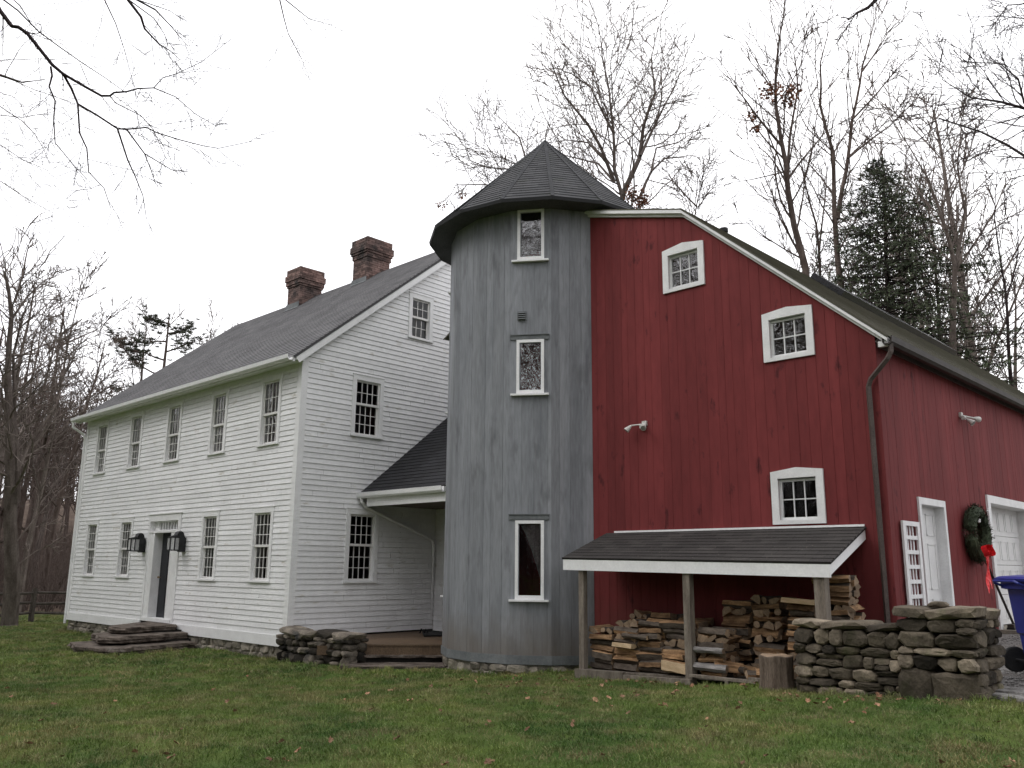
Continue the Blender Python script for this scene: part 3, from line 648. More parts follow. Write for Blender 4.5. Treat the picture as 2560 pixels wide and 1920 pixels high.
# front stone steps
def slab(mb, poly, zt, th, seed):
    rg_ = random.Random(seed); pts = []
    n0 = len(poly)
    for i in range(n0):
        a, b = Vector(poly[i]), Vector(poly[(i+1) % n0]); k = max(2, int((b-a).length/0.15))
        for j in range(k):
            p = a.lerp(b, j/k); pts.append((p.x+rg_.uniform(-.045, .045), p.y+rg_.uniform(-.045, .045)))
    c = (sum(p[0] for p in pts)/len(pts), sum(p[1] for p in pts)/len(pts)); n1 = len(pts)
    vs = []
    for s_, dz in ((0.0, 0), (0.55, 0), (0.975, 0.0), (0.995, -.012), (1.01, -th*.45), (0.97, -th*.5), (1.0, -th*.8), (0.96, -th)):
        for p in pts:
            nn = mnoise.noise(Vector((p[0]*3*s_+seed, p[1]*3*s_, dz*9)))
            n3 = mnoise.noise(Vector((p[0]*9+seed, p[1]*9, dz*40))); vs.append((c[0]+(p[0]-c[0])*s_*(1+.05*n3*(dz < 0)), c[1]+(p[1]-c[1])*s_*(1+.05*n3*(dz < 0)), zt+dz+.014*nn+.010*n3))
    mb.raw(vs, [(r*n1+i, r*n1+(i+1) % n1, (r+1)*n1+(i+1) % n1, (r+1)*n1+i) for r in range(7) for i in range(n1)])
st = thing('stone_steps', (-21, 9, -1.9), 'three tiers of dark flat stone steps below the front door', 'steps')
for poly, zt, th, sd_ in (([(-22.5, 9.96), (-21.6, 8.7), (-20.85, 8.3), (-20.45, 8.5), (-20.85, 9.96)], -1.42, .13, 3),
                          ([(-22.3, 9.95), (-21.3, 8.15), (-20.2, 7.85), (-19.8, 8.2), (-20.25, 9.93)], -1.57, .15, 5),
                          ([(-22.0, 9.9), (-21.35, 7.7), (-20.2, 7.45), (-19.15, 7.85), (-19.75, 9.9)], -1.75, .16, 9)):
    mb = MB(); slab(mb, poly, zt, th, sd_); mb.build('slab', 'slab', st)
mb = MB()
for pl, z0, z1 in (([(-22.3, 9.95), (-21.5, 8.8), (-20.8, 8.5), (-20.6, 9.95)], -1.62, -1.53), ([(-22.1, 9.95), (-21.2, 8.4), (-20.2, 8.1), (-20.1, 9.95)], -1.80, -1.7), ([(-22., 9.95), (-21.2, 8), (-20, 7.8), (-19.8, 9.95)], -2.1, -1.88)):
    n1 = len(pl); mb.raw([(x, y, z) for z in (z0, z1) for x, y in pl], [(i, (i+1) % n1, n1+(i+1) % n1, n1+i) for i in range(n1)])
mb.build('shade_filler', 'dark', st)  # near-black filler, coloured as the shade between the slabs

# boulder wall at the house corner
bw = thing('boulder_wall', (-15, 9.9, -1.9), 'low dry stone wall of rounded dark boulders at the white house corner', 'stone wall')
def PBW(b, z, o): return (b, 9.78+(b+16)*0.12-o, z)
mb = MB(); rg = random.Random(21)
masonry(mb, PBW, -16.02, -13.98, lambda b: -1.98, lambda b: -1.36, rg, 0.08, 0.22, 0.10, 0.30, 0.16, -0.15, 0.68, 0.14, 0.004, 0.22, flat=.3)
masonry(mb, lambda b, z, o: PBW(-13.98+o, z, -(b)), 0.05, 0.5, lambda b: -1.98, lambda b: -1.36, rg, 0.12, 0.2, 0.15, 0.3, 0.12, -0.1, 0.7, 0.12, 0.004, 0.1)
mb.build('boulders', 'stone_dark', bw)
mb = MB()
for b0, b1, hz in ((-16.05, -15.35, -1.25), (-15.4, -14.85, -1.27), (-14.9, -14.4, -1.24), (-14.45, -13.93, -1.26)): stone(mb, ((b0+b1)/2, hz-.06, -.22), (b1-b0)/2, .27, .075, PBW, rg, .5, rough=.1)
mb.build('capstones', 'stone_dark', bw)
mb = MB(); fbox(mb, PBW, -15.95, -14.08, -2.1, -1.36, -.4, -.12); mb.build('core', 'dark', bw)  # blackened backing so the boulder joints read as shaded

# ------------------------------------------------------------------ breezeway and deck
br = thing('breezeway', (-15, 13, -1.5), 'covered entry with black shingle lean-to roof between white house and grey tower', 'porch')
BE = 11.69; BS_ = 0.80; ns = Vector((0, -BS_, 1)).normalized(); ss = Vector((0, 1, BS_)).normalized()
mb = MB(); rg = random.Random(31)
def PB(a, b, o): return Vector((b, BE, 1.62))+ss*a+ns*o
wall(mb, course_prof(0, .14, .009, rg, 4.8), lambda a: U0+.035, lambda a: -12.6, [], PB)
mb.face([PB(0, U0+.035, 0), PB(0, -12.6, 0), PB(0, -12.6, -.04), PB(0, U0+.035, -.04)])
mb.face([PB(4.8, U0+.035, 0), PB(4.8, -12.6, 0), Vector((-12.6, 19.5, 1.7)), Vector((U0+.035, 19.5, 1.7))])
mb.build('roof', 'shingle_black', br)
mb = MB(); mb.raw([(x, BE-.03-dy*.9, 1.50+dz) for x in (U0+.03, -13.2) for dy, dz in prof_], [(i, (i+1) % 10, 10+(i+1) % 10, 10+i) for i in range(10)]+[tuple(range(10)), tuple(range(10, 20))])
box(mb, U0+.03, -13.2, BE-.03, BE+.0, 1.50, 1.60)
mb.build('gutter', 'trim', br)
mb = MB(); box(mb, U0+.25, -12.9, BE+.02, BE+.10, 1.30, 1.50); box(mb, U0+.03, -12.9, BE, BE+.3, 1.50, 1.515); mb.build('fascia', 'trim', br)
mb = MB(); box(mb, U0+.03, -12.6, BE+.10, 13.95, 1.36, 1.40); mb.build('ceiling', 'ceiling', br)
mb = MB(); wall(mb, clap_prof(-1.48, 1.4, .1165, rg=rg), lambda z: U0+.02, lambda z: -12.6, [], lambda a, b, o: (b, 13.96-o, a)); mb.build('back_wall', 'clap', br)
mb = MB(); tube(mb, [(U0+.14, BE-.05, 1.5), (U0+.13, BE-.03, 1.40), (U0+.10, BE+.12, 1.30), (U0+.075, 13.80, .62), (U0+.075, 13.86, .5), (U0+.075, 13.86, -1.44)], .038, 8); mb.build('downspout', 'trim', br)
mb = MB(); box(mb, -15.2, -14.15, 13.90, 13.95, -1.47, .72); box(mb, -15.1, -14.25, 13.88, 13.90, -1.47, .62); mb.build('door', 'whitedoor', br)
dk = thing('deck', (-14.9, 12, -1.6), 'brown painted wooden deck between boulder wall and tower', 'deck')
DKP = [(-16.04, 10.25), (-14.25, 10.25), (-12.98, 11.66), (-12.98, 13.94), (-16.04, 13.94)]
mb = MB(); zt = -1.475
e0 = Vector((-14.25, 10.25)); e1 = Vector((-12.98, 11.66)); ed = (e1-e0).normalized(); nn = Vector((-ed.y, ed.x))
for k in range(-4, 27):     # boards parallel to the diagonal edge, clipped to the outline
    a0 = k*0.14; pts = []
    def clip(poly, f):
        o_ = []
        for i in range(len(poly)):
            a, b = poly[i-1], poly[i]; fa, fb = f(a), f(b)
            if fa*fb < 0: t = fa/(fa-fb); o_.append((a[0]+(b[0]-a[0])*t, a[1]+(b[1]-a[1])*t))
            if fb >= 0: o_.append(b)
        return o_
    dd = lambda p: (Vector(p)-e0).dot(nn)
    q = clip(DKP, lambda p: dd(p)-a0-.003)
    if len(q) < 3: continue
    q = clip(q, lambda p: a0+.137-dd(p))
    if len(q) < 3: continue
    n1 = len(q); mb.raw([(x, y, z) for z in (zt-.03, zt) for x, y in q], [tuple(range(n1, 2*n1))]+[(i, (i+1) % n1, n1+(i+1) % n1, n1+i) for i in range(n1)], rnd.random())
mb.build('boards', 'deck', dk)
mb = MB(); ed3 = Vector((ed.x, ed.y, 0)); o3 = Vector((-nn.x, -nn.y, 0))
def dkp(t, off, z): return Vector((e0.x, e0.y, z))+ed3*t+o3*off
def dbox(mb, t0, t1, o0, o1, z0, z1, tone=.5): mb.raw([dkp(t, o, z) for t in (t0, t1) for z in (z0, z1) for o in (o0, o1)], BOXF, tone)
dbox(mb, -.6, 1.9, -.06, -.02, zt-.20, zt-.03); mb.build('riser', 'deck', dk)
s2 = thing('stone_steps', (-13.6, 10.6, -1.9), 'two dark stone treads below the brown deck', 'steps')
for t0, t1, o0, o1, z, th in ((-.05, 1.95, -.3, .10, -1.665, .05), (-.1, 2.2, -.2, .62, -1.80, .06)):
    mb = MB(); pl = [tuple(dkp(t, o, 0))[:2] for t, o in ((t0, o0), (t0, o1), (t1, o1), (t1, o0))]; slab(mb, pl, z, th, int(t1*10)); mb.build('tread', 'slab', s2)
mb = MB(); dbox(mb, 0, 1.9, -.25, .02, -2.0, -1.69); dbox(mb, 0, 2.1, -.2, .5, -2.05, -1.86); mb.build('shade_filler', 'dark', s2)  # black boxes stand in for the shade under the treads
mb = MB(); cx, cy = -15.05, 13.15
vs = [(-.85, -.30), (.55, -.32), (.8, .0), (.5, .38), (-.5, .35)]
n1 = 5; mb.raw([(cx+x*ed.x*-1+y*.7, cy+x*.55+y*.6, zt+z) for z in (.004, .035) for x, y in vs], [tuple(range(n1, 2*n1))]+[(i, (i+1) % n1, n1+(i+1) % n1, n1+i) for i in range(n1)])
for q in ((-15.35, 12.95, .02), (-15.2, 12.95, .03)): tube(mb, [(q[0], q[1], zt+.03), (q[0]+.04, q[1], zt+.11), (q[0]+.10, q[1]+.03, zt+.05)], .018, 6)
mat_ = mb.build('rubber_mat', 'rubber', origin=(cx, cy, zt), label='rumpled black rubber mat lying on the brown deck', cat='mat')
mb = MB(); tube(mb, [(-14.62+.12*math.cos(t)*.72, 13.15+.12*math.cos(t)*.69, zt+.17+.12*math.sin(t)) for t in [i*math.pi/10 for i in range(21)]], .014, 6, cap=False)
mb.build('ring', 'rubber', origin=(-14.62, 13.15, zt+.04), label='black hoop standing on the deck beside the tower', cat='hoop')

# ------------------------------------------------------------------ TOWER
TC = Vector((-11.66, 13.0)); RW_, RE_, ZE_, ZA_ = 1.99, 2.466, 6.753, 9.146; NT = 16; PH = 247.7
tower = thing('grey_tower', (TC.x, TC.y, -1.85), 'tall grey weathered board silo tower with faceted conical shingle roof', 'tower')
def vert(i, r): a = R(PH+22.5*i); return Vector((TC.x+r*math.cos(a), TC.y+r*math.sin(a)))
def facet(i, r=RW_):
    p, q = vert(i, r), vert(i+1, r); t = (q-p).normalized(); n1 = Vector((t.y, -t.x)); l_ = (q-p).length
    return (lambda b, z, o: (p.x+t.x*b+n1.x*o, p.y+t.y*b+n1.y*o, z)), l_
TWN = [(5.66, 6.72), (3.08, 4.135), (-.58, .815)]
rg = random.Random(41)
mb = MB()
for i in range(16):
    P_, l_ = facet(i); hl = []
    if i in (2, 14): hl = [(.20, .585, z0+.09, z1-.06) for z0, z1 in TWN]
    pr = board_prof(0, l_, .15, .27, rg, .006, .003)
    # joints: shorter boards stacked, offset a touch
    wall(mb, pr, lambda a: -1.60, lambda a: ZE_-.02, hl, lambda a, b, o: P_(a, b, o))
mb.build('wall', 'grey', tower)
mb = MB()
for i in range(16):
    P_, l_ = facet(i); fbox(mb, P_, -.004, l_+.004, -1.635, -1.485, 0.0, .022, rg.random())
mb.build('skirt_board', 'greytrim', tower)
for zh in (4.135, .83):
    mb = MB(); P_, l_ = facet(2); fbox(mb, P_, .015, .74, zh+.0, zh+.085, 0, .02, .4); fbox(mb, P_, .01, .745, zh+.085, zh+.10, 0, .035, .6); mb.build('head_board', 'greytrim', tower)
mb = MB()
for i in range(16):
    P_, l_ = facet(i); fbox(mb, P_, 0, l_, -2.2, -1.635, -.3, -.03, mi=1)
    if i < 5 or i > 12: masonry(mb, P_, 0.0, l_, lambda b: -1.98, lambda b: -1.64, rg, .12, .2, .15, .4, .05, -.075, .42, .08, .01, .15, flat=1)
mb.build('foundation', ['stone_found', 'mortar'], tower)
mb = MB(); Z_ = Vector((0, 0, 1)); ap = Vector((TC.x, TC.y, ZA_))
for i in range(16):
    p, q = vert(i, RE_), vert(i+1, RE_); m_ = (p+q)/2; hw = (q-p).length/2; mid = Vector((m_.x, m_.y, ZE_)); up = ap-mid; sl_ = up.length; up.normalize()
    t = Vector((q.x-p.x, q.y-p.y, 0)).normalized(); n1 = t.cross(up).normalized(); n1 = n1 if n1.z > 0 else -n1
    def PT(a, b, o, mid=mid, up=up, t=t, n1=n1): return mid+up*a+t*b+n1*o
    wall(mb, course_prof(0, .13, .010, rg, sl_), lambda a: -hw*(1-a/sl_), lambda a: hw*(1-a/sl_), [], PT)
    mb.face([PT(0, -hw, .010), PT(0, hw, .010), PT(0, hw, -.01)-Z_*.05, PT(0, -hw, -.01)-Z_*.05])
    beam(mb, Vector((p.x, p.y, ZE_+.012)), ap+Z_*.010, .07, .010, up=n1, tone=.3, mi=1)
mb.build('roof', ['shingle_dark', 'hip_cap'], tower)
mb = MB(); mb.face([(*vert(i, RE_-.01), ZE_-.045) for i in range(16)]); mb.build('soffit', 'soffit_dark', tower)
for z in (ZE_-.5, 2.2, -1.5): mb = MB(); mb.face([(*vert(i, RW_-.05), z) for i in range(16)]); mb.build('floor', 'room', tower)
for fi in (2, 14):
    P_, l_ = facet(fi)
    for k, (z0, z1) in enumerate(TWN):
        bs0, bs1 = .13, .645
        mb = MB()
        fbox(mb, P_, bs0, bs0+.055, z0+.03, z1, -.05, .022); fbox(mb, P_, bs1-.055, bs1, z0+.03, z1, -.05, .022)
        fbox(mb, P_, bs0+.055, bs1-.055, z1-.055, z1, -.05, .022); fbox(mb, P_, bs0+.055, bs1-.055, z0+.03, z0+.10, -.05, .022)
        w_ = mb.build('window', 'trim', tower)
        mb = MB(); fbox(mb, P_, .03, .735, z0-.005, z0+.03, -.02, .07); mb.build('sill', 'trim', w_)
        mb = MB(); b0, b1 = bs0+.05, bs1-.05; mb.face([P_(b0, z0+.09, -.02), P_(b1, z0+.09, -.02), P_(b1, z1-.05, -.02), P_(b0, z1-.05, -.02)])
        mb.build('pane', 'glass_up' if k < 2 else 'glass', w_)
        if k == 2:
            mb = MB(); n2 = 14; z0c, z1c = z0+.25, z1-.06
            for j in range(n2):
                f0, f1 = j/n2, (j+1)/n2
                za = lambda f: z0c+(z1c-z0c)*(1-f)**0.8*0.85 if False else z1c-(z1c-z0c)*(f**1.4)
                mb.face([P_(b0+(b1-b0)*(1-0.85*0)-(b1-b0)*(1-f0), za(f0), -.13-.012*math.sin(j*2)), P_(b0+(b1-b0)*f1, za(f1), -.13-.012*math.sin(j*2+2)), P_(b0+(b1-b0)*f1, z1c, -.13-.012*math.sin(j*2+2)), P_(b0+(b1-b0)*f0, z1c, -.13-.012*math.sin(j*2))])
            mb.build('curtain', 'sheer', w_)
P_, l_ = facet(2)
mb = MB(); fbox(mb, P_, .145, .31, 4.51, 4.685, 0, .018)
for k in range(4): mb.raw([P_(b, z, o) for b in (.16, .295) for z, o in ((4.525+k*.037, .02), (4.532+k*.037, .055), (4.548+k*.037, .045), (4.545+k*.037, .02))], [(0, 1, 2, 3), (4, 7, 6, 5), (0, 4, 5, 1), (1, 5, 6, 2), (2, 6, 7, 3)])
mb.build('vent', 'greytrim', tower)

# ------------------------------------------------------------------ BARN
VF, US = 12.25, -4.62; BVB = 30.0
barn = thing('red_barn', (US, VF, -1.5), 'red stained vertical board barn with white rake trim and mossy roof', 'barn')
K0 = (-4.40, 3.235); K1 = (-7.72, 6.14); K2 = (-10.5, 6.93)
sl1 = (K1[1]-K0[1])/(K1[0]-K0[0]); sl2 = (K2[1]-K1[1])/(K2[0]-K1[0])
def ztop(u): 
    if u > K1[0]: return K1[1]+sl1*(u-K1[0])
    if u > K2[0]: return K1[1]+sl2*(u-K1[0])
    return K2[1]-(K2[0]-u)*0.6
BWN = [(-8.185, -7.355, 4.70, 5.48, 5.545), (-6.35, -5.52, 3.17, 3.95, 4.00), (-6.345, -5.515, .66, 1.45, 1.50)]
def PBF(b, z, o): return (b, VF-o, z)
def PBS(b, z, o): return (US+o, b, z)
rg = random.Random(51)
mb = MB(); hb = [(b0+.12, b1-.12, z0+.05, z1-.10) for b0, b1, z0, z1, zp in BWN]
wall(mb, board_prof(-13.4, US, .13, .21, rg, .005, .0015), lambda a: -1.7, lambda a: ztop(a)-.07, hb, lambda a, b, o: PBF(a, b, o))
mb.build('wall', 'red', barn)
SH = [(13.44, 14.41, -1.3, .97), (16.83, 19.57, -1.3, 1.185)]
mb = MB(); wall(mb, board_prof(VF+.002, BVB, .13, .21, rg, .005, .0015), lambda a: -1.02 if a > 15.5 else -1.35, lambda a: 3.24, SH, lambda a, b, o: PBS(a, b, o))
mb.build('wall', 'red', barn)
mb = MB()   # back and hidden walls, inner floor
mb.face([(u, BVB, z) for u, z in ((US, -1.5), (US, 3.2), (K1[0], 6.1), (K2[0], 6.9), (-13.4, 5.1), (-13.4, -1.5))])
mb.face([(-13.4, VF, -1.5), (-13.4, BVB, -1.5), (-13.4, BVB, 5.1), (-13.4, VF, 5.1)]); mb.build('wall', 'red', barn)
mb = MB()
for z in (-1.2, 2.6): mb.face([(-13.3, VF+.05, z), (US-.05, VF+.05, z), (US-.05, BVB-.1, z), (-13.3, BVB-.1, z)])
mb.face([(-13.3, 15.0, -1.2), (US-.05, 15.0, -1.2), (US-.05, 15.0, 3), (-13.3, 15.0, 3)]); mb.build('floor', 'room', barn)
mb = MB()
def slope(mb, A, B, v0=VF-.10, v1=BVB+.1):
    A = Vector((A[0], 0, A[1])); B = Vector((B[0], 0, B[1])); d = (B-A); n2 = Vector((-d.z, 0, d.x)).normalized(); n2 = n2 if n2.z > 0 else -n2; ll = d.length; d.normalize()
    P2 = lambda a, b, o: A+Vector((0, b, 0))+d*a+n2*o
    wall(mb, course_prof(0, .145, .009, rg, ll), lambda a: v0, lambda a: v1, [], P2)
    mb.face([P2(0, v0, 0), P2(ll, v0, 0), P2(ll, v0, -.025), P2(0, v0, -.025)])
slope(mb, K0, K1); slope(mb, K1, K2); slope(mb, (-13.9, ztop(-13.9)), K2)
rf = mb.build('roof', 'shingle_moss', barn)
mb = MB()   # rake trim: crown over a lower band
def rake(A, B, e0=0, e1=0):
    for dz0, dz1, o0, o1 in ((-.022, -.085, .045, .10), (-.085, -.135, .0, .045), (-.022, -.05, .0, .045)):
        mb.raw([PBF(u, z+dz, o) for (u, z) in (A, B) for dz in (dz0, dz1) for o in (o0, o1)], BOXF)
rake((K0[0]-.02, K0[1]+.02), K1); rake(K1, K2)
box(mb, US+.06, K0[0]-.02, VF-.06, VF+.0, 3.11, 3.19); 
mb.build('trim', 'barntrim', barn)
mb = MB(); box(mb, US+.02, US+.045, VF, BVB, 3.13, 3.24); box(mb, US, K0[0]-.0, VF-.0, BVB, 3.205, 3.225)
mb.build('soffit', 'brown_metal', barn)
mb = MB(); mb.raw([(K0[0]-.04+dy, y, 3.14+dz) for y in (VF-.10, BVB) for dy, dz in prof_], [(i, (i+1) % 10, 10+(i+1) % 10, 10+i) for i in range(10)]+[tuple(range(10)), tuple(range(10, 20))])
mb.build('gutter', 'broom', barn)
mb = MB(); tube(mb, [(-4.40, VF-.03, 3.14), (-4.40, VF-.04, 3.02), (-4.45, VF-.06, 2.92), (-4.70, VF-.07, 2.66), (-4.74, VF-.065, 2.56), (-4.735, VF-.055, -1.45)], .040, 4); mb.build('downspout', 'brown_metal', barn)
for k, (b0, b1, z0, z1, zp) in enumerate(BWN):
    mb = MB(); bm = (b0+b1)/2+.0; c_ = .115
    for x0, x1, t0, t1 in ((b0, bm, z1, zp), (bm, b1, zp, z1)):
        hz = z1-.105
        mb.raw([PBF(b, z, o) for b, za in ((x0, t0), (x1, t1)) for z in (hz, za) for o in (-.01, .03)], BOXF)
    fbox(mb, PBF, b0, b0+c_, z0, z1-.105, -.01, .03); fbox(mb, PBF, b1-c_, b1, z0, z1-.105, -.01, .03); fbox(mb, PBF, b0+c_, b1-c_, z0, z0+.06, -.01, .03)
    for x0, x1 in ((b0+c_-.02, b0+c_), (b1-c_, b1-c_+.02)): fbox(mb, PBF, x0, x1, z0+.03, z1-.08, -.12, -.011)
    fbox(mb, PBF, b0+c_-.02, b1-c_+.02, z1-.105, z1-.08, -.12, -.011); fbox(mb, PBF, b0+c_-.02, b1-c_+.02, z0+.03, z0+.06, -.12, -.011)
    w_ = mb.build('window', 'barntrim', barn)
    sash_w(w_, PBF, b0+c_, b1-c_, z0+.06, z1-.12, -.035, 3, 2, 'barntrim', .035, .016)
    mb = MB(); mb.face([PBF(b0+c_, z0+.06, -.055), PBF(b1-c_, z0+.06, -.055), PBF(b1-c_, z1-.11, -.055), PBF(b0+c_, z1-.11, -.055)]); mb.build('pane', 'glass_up' if k < 2 else 'glass', w_)
# side door
mb = MB()
fbox(mb, PBS, 13.35, 13.44, -1.3, 1.065, 0, .03); fbox(mb, PBS, 14.41, 14.49, -1.3, 1.065, 0, .03); fbox(mb, PBS, 13.44, 14.41, .965, 1.065, 0, .03)
fbox(mb, PBS, 13.42, 13.44, -1.3, .98, -.16, -.001); fbox(mb, PBS, 14.41, 14.43, -1.3, .98, -.16, -.001); fbox(mb, PBS, 13.44, 14.41, .965, .985, -.16, -.001)
df = mb.build('door_frame', 'barntrim', barn)
mb = MB(); fbox(mb, PBS, 13.44, 14.41, -1.28, .965, -.16, -.12)
for z0, z1 in ((.52, .85), (-.28, .40), (-1.1, -.42)):
    for x0, x1 in ((13.54, 13.87), (13.98, 14.31)):
        for (c0, c1, d0, d1) in ((x0, x1, z0, z0+.02), (x0, x1, z1-.02, z1), (x0, x0+.02, z0, z1), (x1-.02, x1, z0, z1)): fbox(mb, PBS, c0, c1, d0, d1, -.119, -.112)
dr = mb.build('door', 'whitedoor', barn)
mb = MB(); tube(mb, [PBS(13.58, -.12, -.12), PBS(13.58, -.12, -.06), PBS(13.58, -.12, -.05), PBS(13.58, -.12, -.025)], [.012, .012, .03, .02], 8); mb.build('door_knob', 'brass', dr)
mb = MB(); tube(mb, [PBS(13.58, .02, -.12), PBS(13.58, .02, -.095)], .025, 8); mb.build('deadbolt', 'brass', dr)
# garage door
mb = MB()
fbox(mb, PBS, 16.68, 16.83, -.98, 1.31, 0, .035); fbox(mb, PBS, 19.57, 19.72, -.98, 1.31, 0, .035); fbox(mb, PBS, 16.83, 19.57, 1.175, 1.31, 0, .035)
for x0, x1 in ((16.81, 16.83), (19.57, 19.59)): fbox(mb, PBS, x0, x1, -.98, 1.19, -.30, -.001)
fbox(mb, PBS, 16.83, 19.57, 1.175, 1.195, -.30, -.001)
mb.build('garage_frame', 'barntrim', barn)
mb = MB(); hz = 2.12/4
for k in range(4):
    z0 = -.95+k*.5325; fbox(mb, PBS, 16.83, 19.57, z0+.004, z0+.5285, -.30, -.26)
    for j in range(6):
        x0 = 16.91+j*.45; 
        for (c0, c1, d0, d1) in ((x0, x0+.36, z0+.09, z0+.105), (x0, x0+.36, z0+.42, z0+.435), (x0, x0+.012, z0+.09, z0+.435), (x0+.348, x0+.36, z0+.09, z0+.435)): fbox(mb, PBS, c0, c1, d0, d1, -.259, -.252)
gd = mb.build('garage_door', 'whitedoor', barn)
mb = MB(); box(mb, US-.3, US+.75, 16.6, 19.8, -1.2, -.965); mb.build('apron', 'stone_found', barn)
mb = MB(); box(mb, US-.3, US-.02, VF+.02, BVB, -1.9, -1.0); mb.build('foundation', 'dark', barn)
# skylights on the mossy slope
for y0, y1, a0, a1 in ((17.0, 20.4, 3.5, 4.34), (20.9, 24.6, 3.72, 4.38)):
    mb = MB(); A = Vector((K0[0], 0, K0[1])); d = Vector((K1[0]-K0[0], 0, K1[1]-K0[1])).normalized(); n2 = Vector((d.z*-1, 0, d.x)); n2 = n2 if n2.z > 0 else -n2
    mb.raw([A+Vector((0, y, 0))+d*a+n2*o for y in (y0, y1) for a in (a0, a1) for o in (.0, .13)], BOXF); mb.build('skylight', 'skylight', rf)
mb = MB(); tube(mb, [(-8.3, 14.6, 6.3), (-8.3, 14.6, 6.62)], .06, 8); tube(mb, [(-8.3, 14.6, 6.58), (-8.3, 14.6, 6.66)], .09, 8); mb.build('vent_pipe', 'rubber', rf)

# flood lights
def floodlight(P, b, z, label, heads):
    t = thing('floodlight', P(b, z, 0), label, 'floodlight', 'twin floodlights on the red barn')
    mb = MB(); fbox(mb, P, b-.035, b+.055, z-.02, z+.06, 0, .04); fbox(mb, P, b-.05, b+.02, z-.07, z-.01, .04, .09); mb.build('sensor_box', 'floodwhite', t)
    for (db, dz, do, ax) in heads:
        c = Vector(P(b+db, z+dz, do)); a = Vector(P(b+db+ax[0], z+dz+ax[1], do+ax[2]))-c; a.normalize(); m0 = Vector(P(b, z, .05))
        mb = MB(); tube(mb, [m0, m0.lerp(c, .6), c], .014, 6)
        tube(mb, [c, c+a*.03, c+a*.07, c+a*.12, c+a*.13], [.016, .028, .04, .052, .050], 12)
        h = mb.build('lamp_head', 'floodwhite', t)
        mb = MB(); tube(mb, [c+a*.131, c+a*.134], [.042, .040], 12); mb.build('lens', 'lampglass', h)
floodlight(PBF, -8.66, 2.44, 'white twin floodlight on the barn front above the shed', ((-.20, -.01, .12, (-.5, -.7, .5)), (.09, -.04, .12, (.3, -.5, .9))))
floodlight(PBS, 15.72, 2.58, 'small twin floodlight high on the barn side wall', ((-.04, -.07, .12, (-.1, -.6, .7)), (.30, -.01, .13, (.7, -.1, .3))))

# ------------------------------------------------------------------ WOOD SHED
shed = thing('wood_shed', (-7.2, 11.6, -1.6), 'open lean-to woodshed with dark shingle roof and white fascia on the barn front', 'woodshed')
SU0, SU1 = -9.49, -4.966
def zf(u): return .155+(u-SU0)/(SU1-SU0)*(-.062)      # the eave sags to the right
mb = MB(); rg = random.Random(61)
A0 = Vector((SU0, 11.02, zf(SU0))); A1 = Vector((SU1, 11.02, zf(SU1))); B0 = Vector((SU0, VF-.01, .60)); B1 = Vector((SU1, VF-.01, .592))
sl_ = (B0-A0).length
def PS(a, b, o): t = (b-SU0)/(SU1-SU0); p = A0.lerp(A1, t).lerp(B0.lerp(B1, t), a/sl_); return p+Vector((0, -.30, .95))*o
wall(mb, course_prof(0, .13, .009, rg, sl_), lambda a: SU0-.02, lambda a: SU1+.02, [], PS)
for x in (SU0-.02, SU1+.02): mb.face([PS(0, x, .005), PS(sl_, x, .005), PS(sl_, x, -.02), PS(0, x, -.02)])
mb.face([PS(0, SU0-.02, .009), PS(0, SU1+.02, .009), PS(0, SU1+.02, -.022), PS(0, SU0-.02, -.022)])
mb.build('roof', 'shingle_shed', shed)
mb = MB()
mb.raw([Vector((u, y, zf(u)+dz)) for u in (SU0, SU1) for y in (11.03, 11.055) for dz in (-.19, -.022)], BOXF)
for u in (SU0+.012, SU1-.012): mb.raw([PS(a, u+du, 0)+Vector((0, 0, dz)) for du in (-.012, .012) for a in (.04, sl_) for dz in (-.17, -.022)], BOXF)
box(mb, SU0+.15, SU1, VF-.03, VF-.006, .60, .63, .5)
mb.build('fascia', 'trim', shed)
mb = MB()
for k in range(8): u = SU0+.1+k*(SU1-SU0-.2)/7; mb.raw([PS(a, u+du, 0)+Vector((0, 0, dz)) for du in (-.02, .02) for a in (.06, sl_) for dz in (-.12, -.022)], BOXF)
mb.raw([PS(a, b, -.03) for b in (SU0, SU1) for a in (.03, sl_) ]+[PS(a, b, -.045) for b in (SU0, SU1) for a in (.03, sl_)], [(0, 1, 3, 2), (4, 6, 7, 5)])
mb.build('rafters', 'post', shed)
for pu, w_, z0 in ((-9.14, .10, -1.58), (-7.16, .115, -1.72), (-5.14, .145, -1.45)):
    mb = MB(); box(mb, pu-w_/2, pu+w_/2, 11.06, 11.06+w_, z0, zf(pu)-.03); mb.build('post', 'post', shed)
mb = MB(); 
for k, (u0, u1, z0, z1) in enumerate(((-9.22, -8.28, -1.70, -1.565), (-8.32, -7.1, -1.655, -1.575), (-7.12, -6.0, -1.50, -1.465), (-6.2, -5.2, -1.47, -1.43))):
    mb.raw([(u, y, z+(u-u0)*.03*(0 if k > 1 else 1)) for u in (u0, u1) for y in (10.98+k*.01, 11.06+k*.01) for z in (z0, z1)], BOXF, rg.random())
for u0, u1, z0, z1 in ((-7.95, -7.75, -1.72, -1.60), (-7.45, -7.25, -1.72, -1.60), (-6.55, -6.5, -1.62, -1.5), (-6.28, -6.22, -1.62, -1.5), (-5.75, -5.7, -1.6, -1.47)): box(mb, u0, u1, 11.0, 11.1, z0, z1, rg.random())
for j in range(8): y = 11.12+j*.14; mb.raw([(u, yy, zz+(u+9.2)*.028) for u in (-9.2, -5.0) for yy in (y, y+.10) for zz in (-1.60, -1.575)], BOXF, rg.random())
mb.build('floor_slats', 'post', shed)

